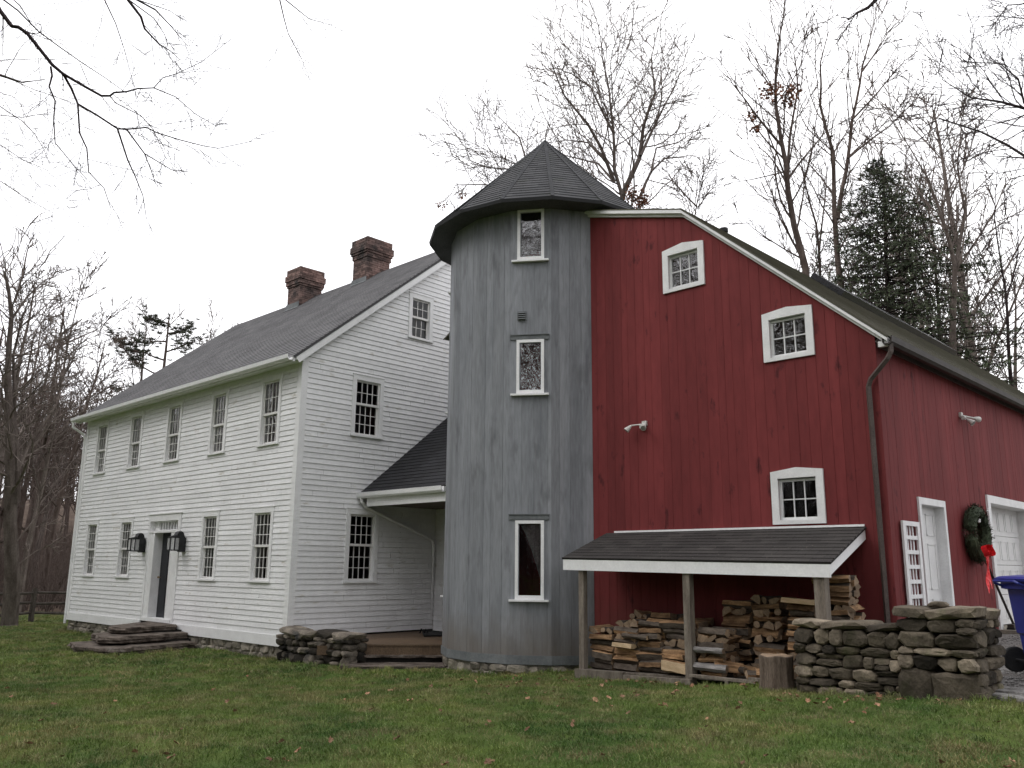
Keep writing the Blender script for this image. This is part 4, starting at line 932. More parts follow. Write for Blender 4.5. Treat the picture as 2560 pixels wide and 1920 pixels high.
# firewood: every split log a thing of its own
def log_mesh(seed, kind=0):
    rg_ = random.Random(seed); L_ = rg_.uniform(.38, .46)/2; h = rg_.uniform(.036, .062); wd = rg_.uniform(.06, .095)
    if kind == 1: sec = [(wd*math.cos(t)*.75, h*1.1*math.sin(t)) for t in [i*math.pi/4 for i in range(8)]]; mi_ = [1]*8
    elif seed % 3 == 0: sec = [(-wd, -h), (wd, -h*.8), (wd*.5, h*.5), (-wd*.1, h), (-wd*.8, h*.3)]; mi_ = [0, 0, 1, 1, 0]
    elif seed % 3 == 1: sec = [(-wd, -h*.7), (-wd*.1, -h), (wd*.9, -h*.5), (wd, h*.8), (-wd*.9, h)]; mi_ = [1, 1, 0, 0, 0]
    else: sec = [(-wd, -h*.2), (-wd*.2, -h), (wd, -h*.6), (wd*.85, h*.9), (-wd*.2, h*.8)]; mi_ = [0, 1, 1, 0, 0]
    n1 = len(sec); mb = MB(); nsg = 5; vs = []
    bend = rg_.uniform(-.012, .012)
    for i in range(nsg+1):
        x = -L_+2*L_*i/nsg + (rg_.uniform(-.008, .008) if 0 < i < nsg else 0)
        for (a, b) in sec: j = rg_.uniform(.9, 1.1); vs.append((x+rg_.uniform(-.008, .008), a*j+bend*math.sin(i/nsg*3.14), b*j))
    for i in range(nsg):
        for k in range(n1): mb.raw([vs[i*n1+k], vs[i*n1+(k+1) % n1], vs[(i+1)*n1+(k+1) % n1], vs[(i+1)*n1+k]], [(0, 1, 2, 3)], rg_.random(), mi_[k])
    mb.raw(vs[:n1], [tuple(range(n1))], .5, 2); mb.raw(vs[-n1:], [tuple(range(n1))], .5, 2)
    return mb, h
LOGS = []
for s_ in range(12):
    mb, h = log_mesh(s_, 1 if s_ % 5 == 4 else 0)
    ob = mb.build('firewood_log', ['split', 'logbark', 'logend'], origin=(0, 0, 0)); LOGS.append([ob, h, False])
def place_log(x, y, z, ang, label, k=None, grp='firewood split and stacked in the shed', mat=None, sc=(1, 1, 1)):
    e = LOGS[k if k is not None else rnd.randrange(12)]
    if mat is None and not e[2]: o = e[0]; e[2] = True
    else:
        o = e[0].copy(); COL.objects.link(o)
        if mat:
            o.data = e[0].data.copy()
            for i, m_ in enumerate(mat): o.data.materials[i] = MT[m_]
    o.location = (x, y, z); o.rotation_euler = (rnd.uniform(-.7, .7) if sc == (1, 1, 1) else 0, rnd.uniform(-.09, .09), ang+(rnd.uniform(-.12, .12) if sc == (1, 1, 1) else 0))
    if sc == (1, 1, 1): sc = (rnd.uniform(.88, 1.12), rnd.uniform(.8, 1.25), rnd.uniform(.8, 1.15))
    o.scale = sc
    tag(o, label, 'firewood log', grp); return o
NUMW = ['one', 'two', 'three', 'four', 'five', 'six', 'seven', 'eight', 'nine', 'ten', 'eleven', 'twelve', 'thirteen', 'fourteen', 'fifteen', 'sixteen', 'seventeen', 'eighteen']
def zfl(u): return -1.565+(u+9.2)*.028
def stack(u0, u1, v0, htop, where, crib=0.5, layer=.09, grp=None, mj=.02):
    """columns of crossed layers between u0 and u1; htop(u) = top height"""
    u = u0; ci = 0; W4 = ['first', 'second', 'third', 'fourth', 'fifth', 'sixth']
    while u < u1-.2:
        wd = min(.44, u1-u); z = zfl(u)+.05; k = rnd.randrange(2); li = 0; ci += 1
        multi = (u1-u0) > .6
        while z < htop(u+wd/2):
            if k % 2 == 0 or rnd.random() > crib:      # lengthwise
                for j in range(3): place_log(u+wd/2+rnd.uniform(-mj, mj)*1.5, v0+.08+j*.145+rnd.uniform(-.02, .02), z+rnd.uniform(-.008, .008), rnd.choice((0, math.pi))+rnd.uniform(-.07, .07), ('front', 'middle', 'rear')[j]+' log, layer '+NUMW[li]+(', '+W4[ci-1]+' column' if multi else '')+' of '+where, grp=grp)
            else:
                nj = max(2, int(wd/.145))
                for j in range(nj): place_log(u+.075+j*(wd-.13)/(nj-1)+rnd.uniform(-.015, .015), v0+.22+rnd.uniform(-.03, .03), z, math.pi/2*rnd.choice((1, -1))+rnd.uniform(-.1, .1), ('left', 'centre', 'right', 'far right')[j]+' end-on log, layer '+NUMW[li]+(', '+W4[ci-1]+' column' if multi else '')+' of '+where, grp=grp)
            z += layer*rnd.uniform(.95, 1.12); k += 1; li += 1
        u += wd+rnd.uniform(.0, .03)
G1 = 'firewood in the low left stack'
stack(-9.06, -7.26, 11.18, lambda u: -1.22 if u < -8.9 else (-.92 if u < -8.5 else -.76), 'the low left stack', .45, grp=G1)
stack(-8.7, -7.26, 11.68, lambda u: -.72, 'the row behind the low left stack', .5, grp='firewood in the back row on the left')
stack(-7.08, -6.60, 11.18, lambda u: -.83, 'the crossed stack by the middle post', 1.0, grp='firewood in the crossed stack by the middle post')
stack(-7.0, -6.55, 11.72, lambda u: -.47, 'the shaded stack behind the crossed stack', .8, grp='firewood in the column behind the crossed stack')
stack(-6.45, -6.0, 11.62, lambda u: -.40, 'the narrow stack above the stump', 1.0, grp='firewood in the narrow middle column')
stack(-5.83, -5.4, 11.45, lambda u: -.42, 'the stack behind the stone wall', .6, grp='firewood in the right stack')
stack(-5.40, -4.96, 11.50, lambda u: -.08, 'the tallest stack beside the right post', .6, grp='firewood in the tall right end stack')
pale = ('splitpale', 'splitpale', 'splitpale'); gry = ('splitgrey', 'splitgrey', 'logend')
place_log(-7.42, 11.13, -1.41, 0, 'thick square pale split log at the foot of the middle post', 1, None, pale, (1.1, .7, 1.35))
place_log(-5.60, 11.42, -.42, .05, 'long pale fresh split log on top of the right stack', 7, None, pale, (1.15, .9, .95))
place_log(-8.36, 11.14, -1.16, -.06, 'pale split log halfway up the low left stack', 7, None, pale, (.95, .8, .9))
place_log(-8.15, 11.15, -1.02, .08, 'pale brown split log near the top front of the low left stack', 4, None, ('splitpale', 'logbark', 'splitpale'), (1.1, .9, .9))
place_log(-6.86, 11.14, -1.13, .02, 'grey weathered round log in the middle of the crossed stack', 4, None, gry, (1.15, .9, 1.0))
place_log(-6.86, 11.14, -1.36, .04, 'grey weathered split log low in the crossed stack', 2, None, gry, (1.15, .9, .9))
for k in range(9): place_log(-6.35+rnd.uniform(-.35, .55), 11.30+rnd.uniform(-.08, .15), -1.44+rnd.uniform(0, .1), rnd.uniform(0, 3), 'loose split log tumbled on the shed floor beside the stump', grp='tumbled firewood beside the stump')

# stump
mb = MB(); sx, sy = -5.66, 10.78; gz = ground(sx, sy)-.03; n1 = 28; vs = []
lv = [(0, 1.10), (.05, 1.04), (.15, .99), (.3, .98), (.40, 1.0), (.435, 1.0), (.445, .96)]
for dz, s_ in lv:
    for j in range(n1):
        t = 2*math.pi*j/n1; r_ = .215*s_*(1+.04*math.sin(3*t+1)+.03*mnoise.noise(Vector((math.cos(t)*4, math.sin(t)*4, dz*3)))+.02*math.sin(11*t))
        vs.append((sx+r_*math.cos(t), sy+r_*math.sin(t), gz+dz+.008*math.sin(5*t)*(dz > .4)))
mb.raw(vs, [(r*n1+i, r*n1+(i+1) % n1, (r+1)*n1+(i+1) % n1, (r+1)*n1+i) for r in range(len(lv)-1) for i in range(n1)])
mb.raw(vs[-n1:], [tuple(range(n1))], .5, 1)
mb.build('stump', ['stump', 'logend'], origin=(sx, sy, gz), label='upright round chopping stump with brown bark at the end of the stone wall', cat='stump')

# ------------------------------------------------------------------ stone wall and pillar
sw = thing('stone_wall', (-4.7, 10.8, -1.45), 'waist high dry stone wall of flat brown stones with mossy cap', 'stone wall')
def PW(b, z, o): return (b, 10.50-o, z)
rg = random.Random(71); mb = MB()
masonry(mb, PW, -5.26, -3.96, lambda b: -1.50, lambda b: -.70, rg, .085, .21, .14, .36, .16, -.16, .42, .12, .004, .25, flat=.93)
masonry(mb, lambda b, z, o: (-5.26-o, 10.5+b, z), .04, .5, lambda b: -1.55, lambda b: -.70, rg, .07, .18, .16, .4, .12, -.12, .42, .14, .004, .2, flat=1)
mb.build('stones', 'stone', sw)
mb = MB()
for b0, b1 in ((-5.3, -4.9), (-4.93, -4.3), (-4.35, -3.9)): stone(mb, ((b0+b1)/2, -.655, -.24), (b1-b0)/2+.015, .27, .05, PW, rg, .42, rough=.12)
mb.build('capstones', 'stone', sw)
mb = MB(); fbox(mb, PW, -5.18, -3.95, -1.6, -.71, -.46, -.10); mb.build('core', 'dark', sw)  # black backing paints the shade seen between the stones
pl = thing('stone_pillar', (-3.52, 10.9, -1.4), 'square dry stone pillar at the driveway end of the stone wall', 'stone pillar')
mb = MB()
def PP(b, z, o): return (b, 10.42-o, z)
def PPS(b, z, o): return (-3.12+o, 10.42+b, z)
masonry(mb, PP, -3.96, -3.13, lambda b: -1.08, lambda b: -.52, rg, .07, .17, .14, .42, .15, -.15, .40, .13, .004, .22, flat=1)
for b0_, b1_, z0_, z1_, t_ in ((-3.97, -3.60, -1.52, -1.07, .22), (-3.61, -3.13, -1.50, -1.10, .30)): block(mb, ((b0_+b1_)/2, (z0_+z1_)/2, -.01), (b1_-b0_)/2+.01, (z1_-z0_)/2+.01, .2, PP, rg, t_, 0, 9.0)
masonry(mb, PPS, .02, .85, lambda b: -1.50, lambda b: -.52, rg, .08, .2, .18, .5, .15, -.15, .40, .13, .004, .15, flat=1)
mb.build('stones', 'stone', pl)
mb = MB()
for b0, b1, o in ((-4.0, -3.62, -.2), (-3.66, -3.08, -.2), (-3.95, -3.5, -.6), (-3.5, -3.08, -.62)): stone(mb, ((b0+b1)/2, -.465, o), (b1-b0)/2+.01, .24, .065, PP, rg, .4, rough=.11)
stone(mb, (-3.58, -.375, -.3), .11, .08, .035, PP, rg, .6)
mb.build('capstones', 'stone', pl)
mb = MB(); box(mb, -3.85, -3.25, 10.55, 11.2, -1.6, -.53); mb.build('core', 'dark', pl)  # blackened core gives the pillar joints their painted shade
# flagstones edging the drive
for i, (x, y, a) in enumerate(((-2.75, 10.72, .3), (-2.1, 10.35, -.2), (-1.4, 9.95, .1), (-3.05, 11.1, .5))):
    mb = MB(); z = ground(x, y)+.045; slab(mb, [(x+.36*math.cos(t)*(1+.2*math.sin(3*t+i)), y+.24*math.sin(t)) for t in [k*math.pi/4 for k in range(8)]], z, .06, i+60)
    mb.build('flagstone', 'gravelstone', origin=(x, y, z), label=('second', 'third', 'farthest right', 'first')[i]+' flat grey flagstone along the driveway edge counted from the stone pillar', cat='flagstone', group='flagstones between lawn and driveway')

# ------------------------------------------------------------------ trellis, wreath, broom, bin
t = thing('trellis', (US+.03, 12.9, -1.1), 'white lattice trellis panel leaning on the barn side by the door', 'trellis')
def PTl(b, z, o): return (US+.03+o, b, z)
mb = MB(); 
for x0, x1 in ((12.56, 12.66), (13.11, 13.20)): fbox(mb, PTl, x0, x1, -1.15, .685, .0, .03)
fbox(mb, PTl, 12.66, 13.11, .62, .685, .0, .03); mb.build('frame', 'barntrim', t)
mb = MB()
for k in range(8): z = .43-k*.203; fbox(mb, PTl, 12.66, 13.11, z, z+.055, .002, .02)
for k in range(3): x = 12.66+.45*(k+1)/4; fbox(mb, PTl, x-.016, x+.016, -1.1, .62, -.012, .0015)
mb.build('slats', 'barntrim', t)
wr = thing('wreath', (US+.12, 15.68, .6), 'round evergreen wreath with white berries on the red barn wall', 'wreath')
mb = MB(); rg = random.Random(81); wc = Vector((US+.11, 15.66, .60)); RR = .36
for i in range(5200):
    th = rg.uniform(0, 2*math.pi); ph = rg.uniform(0, 2*math.pi); rr = .14*math.sqrt(rg.random()); 
    rad = RR+rr*math.cos(ph); p = wc+Vector((rr*math.sin(ph)*.75, rad*math.cos(th), rad*math.sin(th)))
    d = Vector((rg.uniform(-.3, 1), -math.sin(th)+rg.uniform(-.8, .8)+.5*math.cos(th), math.cos(th)+rg.uniform(-.8, .8)+.5*math.sin(th))).normalized(); s_ = d.cross(Vector((rg.random(), rg.random(), rg.random()))).normalized()*.006; ln = rg.uniform(.04, .075)
    mb.face([p-s_, p+s_, p+d*ln], rg.random())
mb.build('greens', 'needle', wr)
mb = MB(); tube(mb, [wc+Vector((0, RR*math.cos(a), RR*math.sin(a))) for a in [k*math.pi/12 for k in range(25)]], .10, 8, cap=False); mb.build('hoop', 'needle', wr)
for a, rr in ((1.1, .42), (.25, .36), (-.12, .42), (2.6, .35), (4.4, .38), (.6, .30)):
    mb = MB(); vs, fs = ico(); c = wc+Vector((.13, rr*math.cos(a), rr*math.sin(a))); mb.raw([c+v*.022 for v in vs], fs); c2 = c+Vector((0, .035, .03)); mb.raw([c2+v*.016 for v in vs], fs); mb.build('berries', 'bead', wr)
bc = wc+Vector((.17, -.26, -.32)); mb = MB()
for sx_ in (-1, 1):
    loop = [bc+Vector((.02*math.sin(a*2), sx_*.16*(1-math.cos(a))*.6, .09*math.sin(a)+.03)) for a in [k*math.pi/6 for k in range(13)]]
    for p, q in zip(loop[:-1], loop[1:]): mb.face([p, q, q+Vector((.08, 0, .02)), p+Vector((.08, 0, .02))])
vs, fs = ico(); mb.raw([bc+Vector((.02, 0, .03))+v*.035 for v in vs], fs)
for dy, ln, wv in ((-.06, .62, .5), (.05, .55, 1.6)):
    pts = [bc+Vector((.01+.012*math.sin(k*.8), dy*(k/10)*1.6-.02*k/10, -ln*k/10)) for k in range(11)]
    for k, (p, q) in enumerate(zip(pts[:-1], pts[1:])):
        s0 = Vector((.01*math.sin(k+wv), .050, 0)); s1 = Vector((.01*math.sin(k+1+wv), .050, 0)); mb.face([p-s0, p+s0, q+s1, q-s1])
mb.build('bow', 'ribbon', wr)
b0 = Vector((US+.16, 16.98, -.91)); b1 = Vector((US+.06, 15.98, .30))
bm_ = thing('broom', b0, 'dark long-handled push broom leaning against the garage door trim', 'broom')
mb = MB(); tube(mb, [b0, b1], .021, 8); mb.build('handle', 'broom', bm_)
mb = MB(); box(mb, b0.x-.05, b0.x+.05, b0.y-.22, b0.y+.22, b0.z-.02, b0.z+.03); mb.build('head', 'broom', bm_)
mb = MB(); box(mb, b0.x-.06, b0.x+.06, b0.y-.23, b0.y+.23, ground(b0.x, b0.y)+.06, b0.z-.02); mb.build('bristles', 'rubber', bm_)
# wheeled bin: its back (handle and wheels) faces the barn wall
bl = at(2428+545/4.88, 1380+600/4.88, 10.35)
rh = Vector((CR.x, CR.y, 0)).normalized(); fhh = Vector((CF.x, CF.y, 0)).normalized()
bcx = bl+rh*.36; bcx.z = ground(bcx.x, bcx.y)+.012; zb_ = bcx.z
bn = thing('wheeled_bin', bcx, 'blue wheeled recycling bin standing on the gravel', 'bin')
def PBn(r_, f_, z): return bcx+rh*r_+fhh*f_+Vector((0, 0, z))
def ring(mb, secs, mi=0):
    vs = []
    for (r0, r1, f0, f1, z) in secs:
        c_ = .05; vs += [PBn(r, f, z) for r, f in ((r0+c_, f0), (r1-c_, f0), (r1, f0+c_), (r1, f1-c_), (r1-c_, f1), (r0+c_, f1), (r0, f1-c_), (r0, f0+c_))]
    k = len(secs); mb.raw(vs, [(i*8+j, i*8+(j+1) % 8, (i+1)*8+(j+1) % 8, (i+1)*8+j) for i in range(k-1) for j in range(8)]+[tuple(range(8)), tuple((k-1)*8+j for j in range(8))], .5, mi)
mb = MB(); ZT = -.115-zb_
ring(mb, [(-.20, .28, -.24, .24, .06), (-.235, .32, -.27, .27, .45), (-.26, .33, -.28, .28, .47), (-.30, .38, -.31, .31, ZT-.10), (-.36, .42, -.34, .34, ZT-.09), (-.36, .42, -.34, .34, ZT)])
mb.build('body', 'bin', bn)
mb = MB(); ring(mb, [(-.42, .45, -.36, .36, ZT+.002), (-.43, .46, -.365, .365, ZT+.03), (-.38, .42, -.33, .33, ZT+.055), (-.2, .3, -.2, .2, ZT+.075)]); mb.build('lid', 'bin', bn)
mb = MB(); tube(mb, [PBn(-.36, -.25, ZT-.06), PBn(-.46, -.25, ZT-.02), PBn(-.48, -.22, ZT), PBn(-.48, .22, ZT), PBn(-.46, .25, ZT-.02), PBn(-.36, .25, ZT-.06)], .016, 8); mb.build('handle', 'bin', bn)
for s_ in (-1, 1):
    mb = MB(); a0, a1 = PBn(-.26, s_*.30, .15), PBn(-.26, s_*.35, .15); tube(mb, [a0, a0.lerp(a1, .15), a0.lerp(a1, .85), a1], [.135, .15, .15, .135], 24); wh = mb.build('wheel', 'rubber', bn, smooth=False)
    mb = MB(); tube(mb, [PBn(-.26, s_*.352, .15), PBn(-.26, s_*.362, .15)], [.06, .05], 16); mb.build('hub', 'bin', wh)
mb = MB(); tube(mb, [PBn(-.26, -.3, .15), PBn(-.26, .3, .15)], .014, 8); mb.build('axle', 'blackmetal', bn)

# ------------------------------------------------------------------ rail fence on the left
fdir = Vector((-.25, .97, 0)).normalized(); fp = Vector((-35.5, 11.35, 0)); fe = thing('rail_fence', (fp.x, fp.y, -2.1), 'weathered three rail wooden fence at the left edge of the lawn', 'fence')
posts = []
for k in range(-4, 5):
    p = fp+fdir*(2.45*k); p.z = ground(p.x, p.y); posts.append(p)
    mb = MB(); rg = random.Random(k+90); tube(mb, [p-Vector((0, 0, .1)), p+Vector((.01, 0, .6)), p+Vector((0, .01, 1.22))], [.10, .095, .085], 7); mb.build('post', 'fence', fe)
for p, q in zip(posts[:-1], posts[1:]):
    for h in (.30, .68, 1.06):
        mb = MB(); j = rnd.uniform(-.04, .04); tube(mb, [p+Vector((0, 0, h+j)), p.lerp(q, .5)+Vector((0, 0, h-.03)), q+Vector((0, 0, h-j))], [.05, .06, .05], 6); mb.build('rail', 'fence', fe)

# ------------------------------------------------------------------ trees
def vrand(rg): 
    v = Vector((rg.gauss(0, 1), rg.gauss(0, 1), rg.gauss(0, 1))); return v.normalized()
def grow(mb, p, d, L_, r, lvl, rg, S, tips=None):
    """one branch and everything that grows from it; S = style dict"""
    n = max(2, min(8, int(L_/S['seg'][lvl]))); sg = L_/n; pts = [p.copy()]; rad = [r]; q = p.copy(); d = d.normalized(); dirs = [d.copy()]
    rt = max(S['rmin'], r*S['tip'])
    for i in range(n):
        d = (d+vrand(rg)*S['gnarl'][lvl]+Vector((0, 0, S['up'][lvl]))).normalized(); q = q+d*sg; pts.append(q.copy()); dirs.append(d.copy()); rad.append(r+(rt-r)*((i+1)/n))
    tube(mb, pts, rad, S['sides'][lvl], rg.random(), cap=False)
    if tips is not None and lvl >= S['max']-1: tips.append((q.copy(), d.copy()))
    if lvl >= S['max']: return
    kids(mb, pts, rad, dirs, L_, lvl, rg, S, tips)
def kids(mb, pts, rad, dirs, L_, lvl, rg, S, tips, t0=None, dens=1.0):
    nk = int(S['kids'][lvl]*dens*(rg.uniform(.8, 1.2))+.5); n = len(pts)-1; az = rg.uniform(0, 6.28)
    t0 = S['start'][lvl] if t0 is None else t0
    for k in range(nk):
        t = t0+(1-t0)*((k+rg.random())/nk); x = min(t*n, n-1e-3); i = int(x); f = x-i
        p = pts[i].lerp(pts[i+1], f); d = dirs[min(i+1, n)]; r = rad[i]+(rad[i+1]-rad[i])*f
        az += 2.4+rg.uniform(-.5, .5); a = d.cross(Vector((0.13, .31, 1))).normalized(); b = d.cross(a)
        side = a*math.cos(az)+b*math.sin(az); an = R(S['ang'][lvl]+rg.uniform(-12, 12))
        nd = d*math.cos(an)+side*math.sin(an)
        l2 = L_*S['ratio'][lvl]*(1-.55*t)*rg.uniform(.7, 1.25)
        grow(mb, p, nd, l2, max(S['rmin'], min(r*.7, r*S['rr'])), lvl+1, rg, S, tips)
def style(**k):
    S = dict(seg=[1.2, .8, .45, .3, .2], gnarl=[.08, .16, .22, .28, .3], up=[.03, .08, .05, .04, .03], sides=[8, 6, 4, 3, 3], kids=[12, 9, 7, 5, 0], start=[.35, .2, .15, .15, .1],
             ang=[50, 42, 42, 42, 40], ratio=[.45, .55, .55, .5, .5], rr=.42, tip=.3, rmin=.006, max=3)
    S.update(k); return S
def limb_path(px, dist, z=None, r0=.1, r1=.02, jit=0.0, rg=rnd, drift=0.0):
    """limb through points surveyed on the photo, given its own distance; drift moves it away or nearer along its length"""
    P0 = [at(x, y, dist+drift*i/(max(1, len(px)-1))+(rg.uniform(-jit, jit) if i else 0)) for i, (x, y) in enumerate(px)]
    pts = [P0[0]]
    for a, b in zip(P0[:-1], P0[1:]):
        n = max(1, int((b-a).length/.7)); w_ = vrand(rg)*(b-a).length*.02
        for i in range(1, n+1): pts.append(a.lerp(b, i/n)+w_*math.sin(math.pi*i/n))
    n = len(pts)-1; rad = [r0+(r1-r0)*(i/n) for i in range(n+1)]
    dirs = [(pts[min(i+1, n)]-pts[max(i-1, 0)]).normalized() for i in range(n+1)]
    return pts, rad, dirs
def surveyed_tree(name, label, limbs, dist, S, seed, mat='bark', lvl=1, root=True, leaves=None, group=None, cat='tree', shift=(0, 0)):
    """limbs: (points, radius at start, radius at end, drift, kids density, first kid position)"""
    rg = random.Random(seed); tips = []; q_ = .78 if dist > 37 else (.66 if dist > 15 else 1.0)
    mt, mc = MB(), MB(); base = None; first = True
    for (px, r0, r1, drift, dens, t0) in limbs:
        pts, rad, dirs = limb_path([(x+shift[0], y+shift[1]) for x, y in px], dist, r0=r0*q_, r1=r1*q_, drift=drift, rg=rg); r0 = r0*q_
        if first and root:
            p = pts[0]; gz_ = ground(p.x, p.y); n = 4
            low = [Vector((p.x, p.y, gz_-.2+(p.z-gz_+.2)*i/n)) for i in range(n)]
            pts2 = low+pts; rad2 = [r0*(1.45-.4*min(1, i/2)) for i in range(n)]+rad
            tube(mt, pts2, rad2, 10, rg.random(), cap=False); base = Vector((p.x, p.y, gz_))
        else:
            tube(mt if r0 > .07 else mc, pts, rad, 7 if r0 > .05 else 5, rg.random(), cap=False)
            if first: base = pts[0]
        first = False
        L_ = sum((a-b).length for a, b in zip(pts[:-1], pts[1:]))
        kids(mc, pts, rad, dirs, L_, lvl, rg, S, tips, t0, dens*L_/6.0)
    t = thing(name, base, label, cat, group)
    if mt.v: mt.build('trunk', mat, t)
    if mc.v: mc.build('crown', mat, t)
    if leaves:
        ml = MB()
        for (x, y, rad_, n) in leaves:
            c = at(x, y, dist)
            for k in range(n): leaf_at(ml, c+vrand(rg)*rad_*rg.random()**.5, rg, .13 if dist > 15 else .028)
        ml.build('dead_leaves', 'deadleaf', t)
    return t
def leaf_at(ml, p, rg, s_):
    a = vrand(rg); b = a.cross(vrand(rg)).normalized(); ml.face([p, p+a*s_*.5+b*s_*.4, p+a*s_, p+a*s_*.5-b*s_*.4], rg.random())
HX = lambda pts: [(1100+x/1.515, y/1.515) for x, y in pts]
LX = lambda pts: [(x/2.212, y/2.212) for x, y in pts]
SO = style(rmin=.015, kids=[12, 11, 8, 5, 0], ang=[50, 50, 45, 42, 40], up=[.03, .08, .07, .05, .03], ratio=[.45, .46, .58, .55, .5], gnarl=[.08, .20, .26, .3, .3])
surveyed_tree('oak_tree', 'broad bare oak rising behind the tower cone with a clump of brown leaves', [
    (HX([(690, 1500), (690, 900), (688, 735), (660, 640), (655, 480), (640, 340), (612, 200), (615, 110)]), .26, .02, 0, 1.2, .5),
    (HX([(690, 740), (755, 600), (770, 480), (815, 350), (800, 220), (820, 140)]), .17, .015, 2, 1.2, .2),
    (HX([(660, 690), (610, 560), (560, 470), (470, 360), (420, 230), (400, 200)]), .12, .012, -2, 1.2, .2),
    (HX([(760, 590), (850, 400), (900, 300), (935, 200)]), .10, .012, 3, 1.2, .2),
    (HX([(655, 500), (570, 330), (500, 280), (410, 250)]), .08, .012, -3, 1.1, .2),
    (HX([(640, 620), (560, 540), (480, 530), (420, 540)]), .09, .012, 1, 1.0, .2),
    (HX([(760, 740), (800, 650), (850, 600), (940, 590), (1010, 590)]), .10, .012, 3, 1.1, .2),
    (HX([(800, 650), (820, 560), (900, 540), (990, 480)]), .07, .012, 2, 1.1, .2),
    (HX([(660, 690), (600, 620), (480, 590), (420, 560)]), .08, .012, 2, 1.0, .2)], 40, SO, 3, 'bark_pale', leaves=[(1100+730/1.515, 750/1.515, .7, 330), (1100+770/1.515, 765/1.515, .4, 90)])
surveyed_tree('oak_tree', 'low wide bare oak left of the tower cone reaching behind the white house', [
    (HX([(330, 1500), (330, 1000), (360, 700), (330, 640), (200, 580), (90, 530)]), .16, .012, 0, 1.2, .55),
    (HX([(350, 700), (300, 520), (230, 450), (200, 430)]), .10, .012, 2, 1.2, .2), (HX([(330, 640), (240, 640), (120, 620)]), .07, .012, 0, 1.2, .2),
    (HX([(300, 800), (180, 700), (60, 700), (20, 780)]), .09, .012, 0, 1.2, .2)], 46, SO, 5, 'bark_pale', leaves=[(1100+5/1.515, 775/1.515, .3, 40), (1100+85/1.515, 745/1.515, .25, 30)])
surveyed_tree('oak_tree', 'small crooked bare tree showing above the barn ridge', [
    (HX([(960, 1300), (960, 850), (975, 760), (990, 700), (970, 650)]), .12, .02, 0, 1.3, .6), (HX([(975, 790), (1010, 740), (1060, 680)]), .05, .01, 0, 1.2, .2), (HX([(970, 780), (930, 740), (880, 680), (850, 640)]), .06, .012, 1, 1.2, .2)], 44, SO, 8, 'bark')
ST = style(rmin=.012, kids=[12, 9, 7, 5, 0], ang=[40, 36, 38, 38, 40], up=[.05, .12, .10, .06, .03], ratio=[.4, .34, .55, .5, .5], gnarl=[.05, .12, .18, .25, .3])
surveyed_tree('maple_tree', 'tall forked bare tree with curled brown leaf clumps behind the barn roof', [
    (HX([(1400, 1250), (1385, 1020), (1340, 850), (1318, 720), (1310, 620), (1290, 520), (1272, 400), (1273, 250), (1300, 60), (1310, -60)]), .24, .012, 0, 1.1, .25),
    (HX([(1318, 690), (1325, 520), (1355, 340), (1340, 200), (1420, 90)]), .09, .01, 2, 1.2, .2),
    (HX([(1300, 560), (1200, 440), (1110, 320), (1060, 240)]), .08, .01, -1, 1.2, .15), (HX([(1270, 350), (1180, 240), (1110, 140)]), .05, .008, 1, 1.2, .15),
    (HX([(1318, 680), (1400, 570), (1460, 500), (1560, 440)]), .07, .01, 1, 1.1, .15), (HX([(1310, 650), (1180, 680), (1080, 695)]), .04, .008, 0, 1.0, .15), (HX([(1385, 1010), (1260, 740), (1180, 560), (1130, 510)]), .06, .01, 1, 1.2, .2), (HX([(1370, 980), (1180, 860), (1120, 800)]), .05, .01, -1, 1.1, .2)],
    31, ST, 11, 'bark', leaves=[(1100+1255/1.515, 350/1.515, .42, 130), (1100+1330/1.515, 350/1.515, .36, 80), (1100+1320/1.515, 385/1.515, .3, 50), (1100+1180/1.515, 440/1.515, .3, 60), (1100+1200/1.515, 485/1.515, .22, 40)])
surveyed_tree('maple_tree', 'tall straight bare tree with two long leaders left of the hemlock', [
    (HX([(1530, 1300), (1520, 1090), (1500, 900), (1492, 700), (1490, 580), (1440, 400), (1440, 240), (1480, 90)]), .22, .012, 0, 1.0, .3),
    (HX([(1505, 830), (1540, 640), (1560, 460), (1600, 250), (1650, 60), (1660, -40)]), .14, .012, 2, 1.2, .15),
    (HX([(1545, 600), (1700, 480), (1800, 380), (1870, 250)]), .07, .01, 1, 1.2, .2), (HX([(1565, 450), (1650, 360), (1760, 230), (1870, 150)]), .06, .008, -1, 1.2, .2), (HX([(1600, 270), (1700, 120), (1800, 20)]), .05, .008, 1, 1.1, .2), (HX([(1490, 580), (1540, 500), (1560, 460)]), .05, .02, 1, .6, .2)],
    33, ST, 12, 'bark')
surveyed_tree('maple_tree', 'slim bare double stemmed tree between the two tall trees behind the barn', [
    (HX([(1450, 1300), (1440, 1040), (1425, 850), (1370, 620), (1350, 480)]), .13, .012, 0, 1.3, .3), (HX([(1435, 960), (1450, 820), (1465, 640), (1420, 500)]), .07, .01, 2, 1.2, .2)], 36, ST, 13, 'bark')
surveyed_tree('maple_tree', 'pale bare tree with wavy stems growing right of the hemlock', [
    (HX([(1945, 1400), (1942, 1200), (1950, 1010), (1910, 850), (1850, 680), (1780, 560), (1700, 440)]), .19, .012, 0, 1.2, .35),
    (HX([(1948, 1030), (1990, 800), (1960, 620), (1975, 450), (2010, 380)]), .11, .01, 1, 1.3, .15), (HX([(1900, 830), (1920, 700), (1900, 560)]), .06, .01, 1, 1.2, .2)], 30, ST, 14, 'bark_pale')
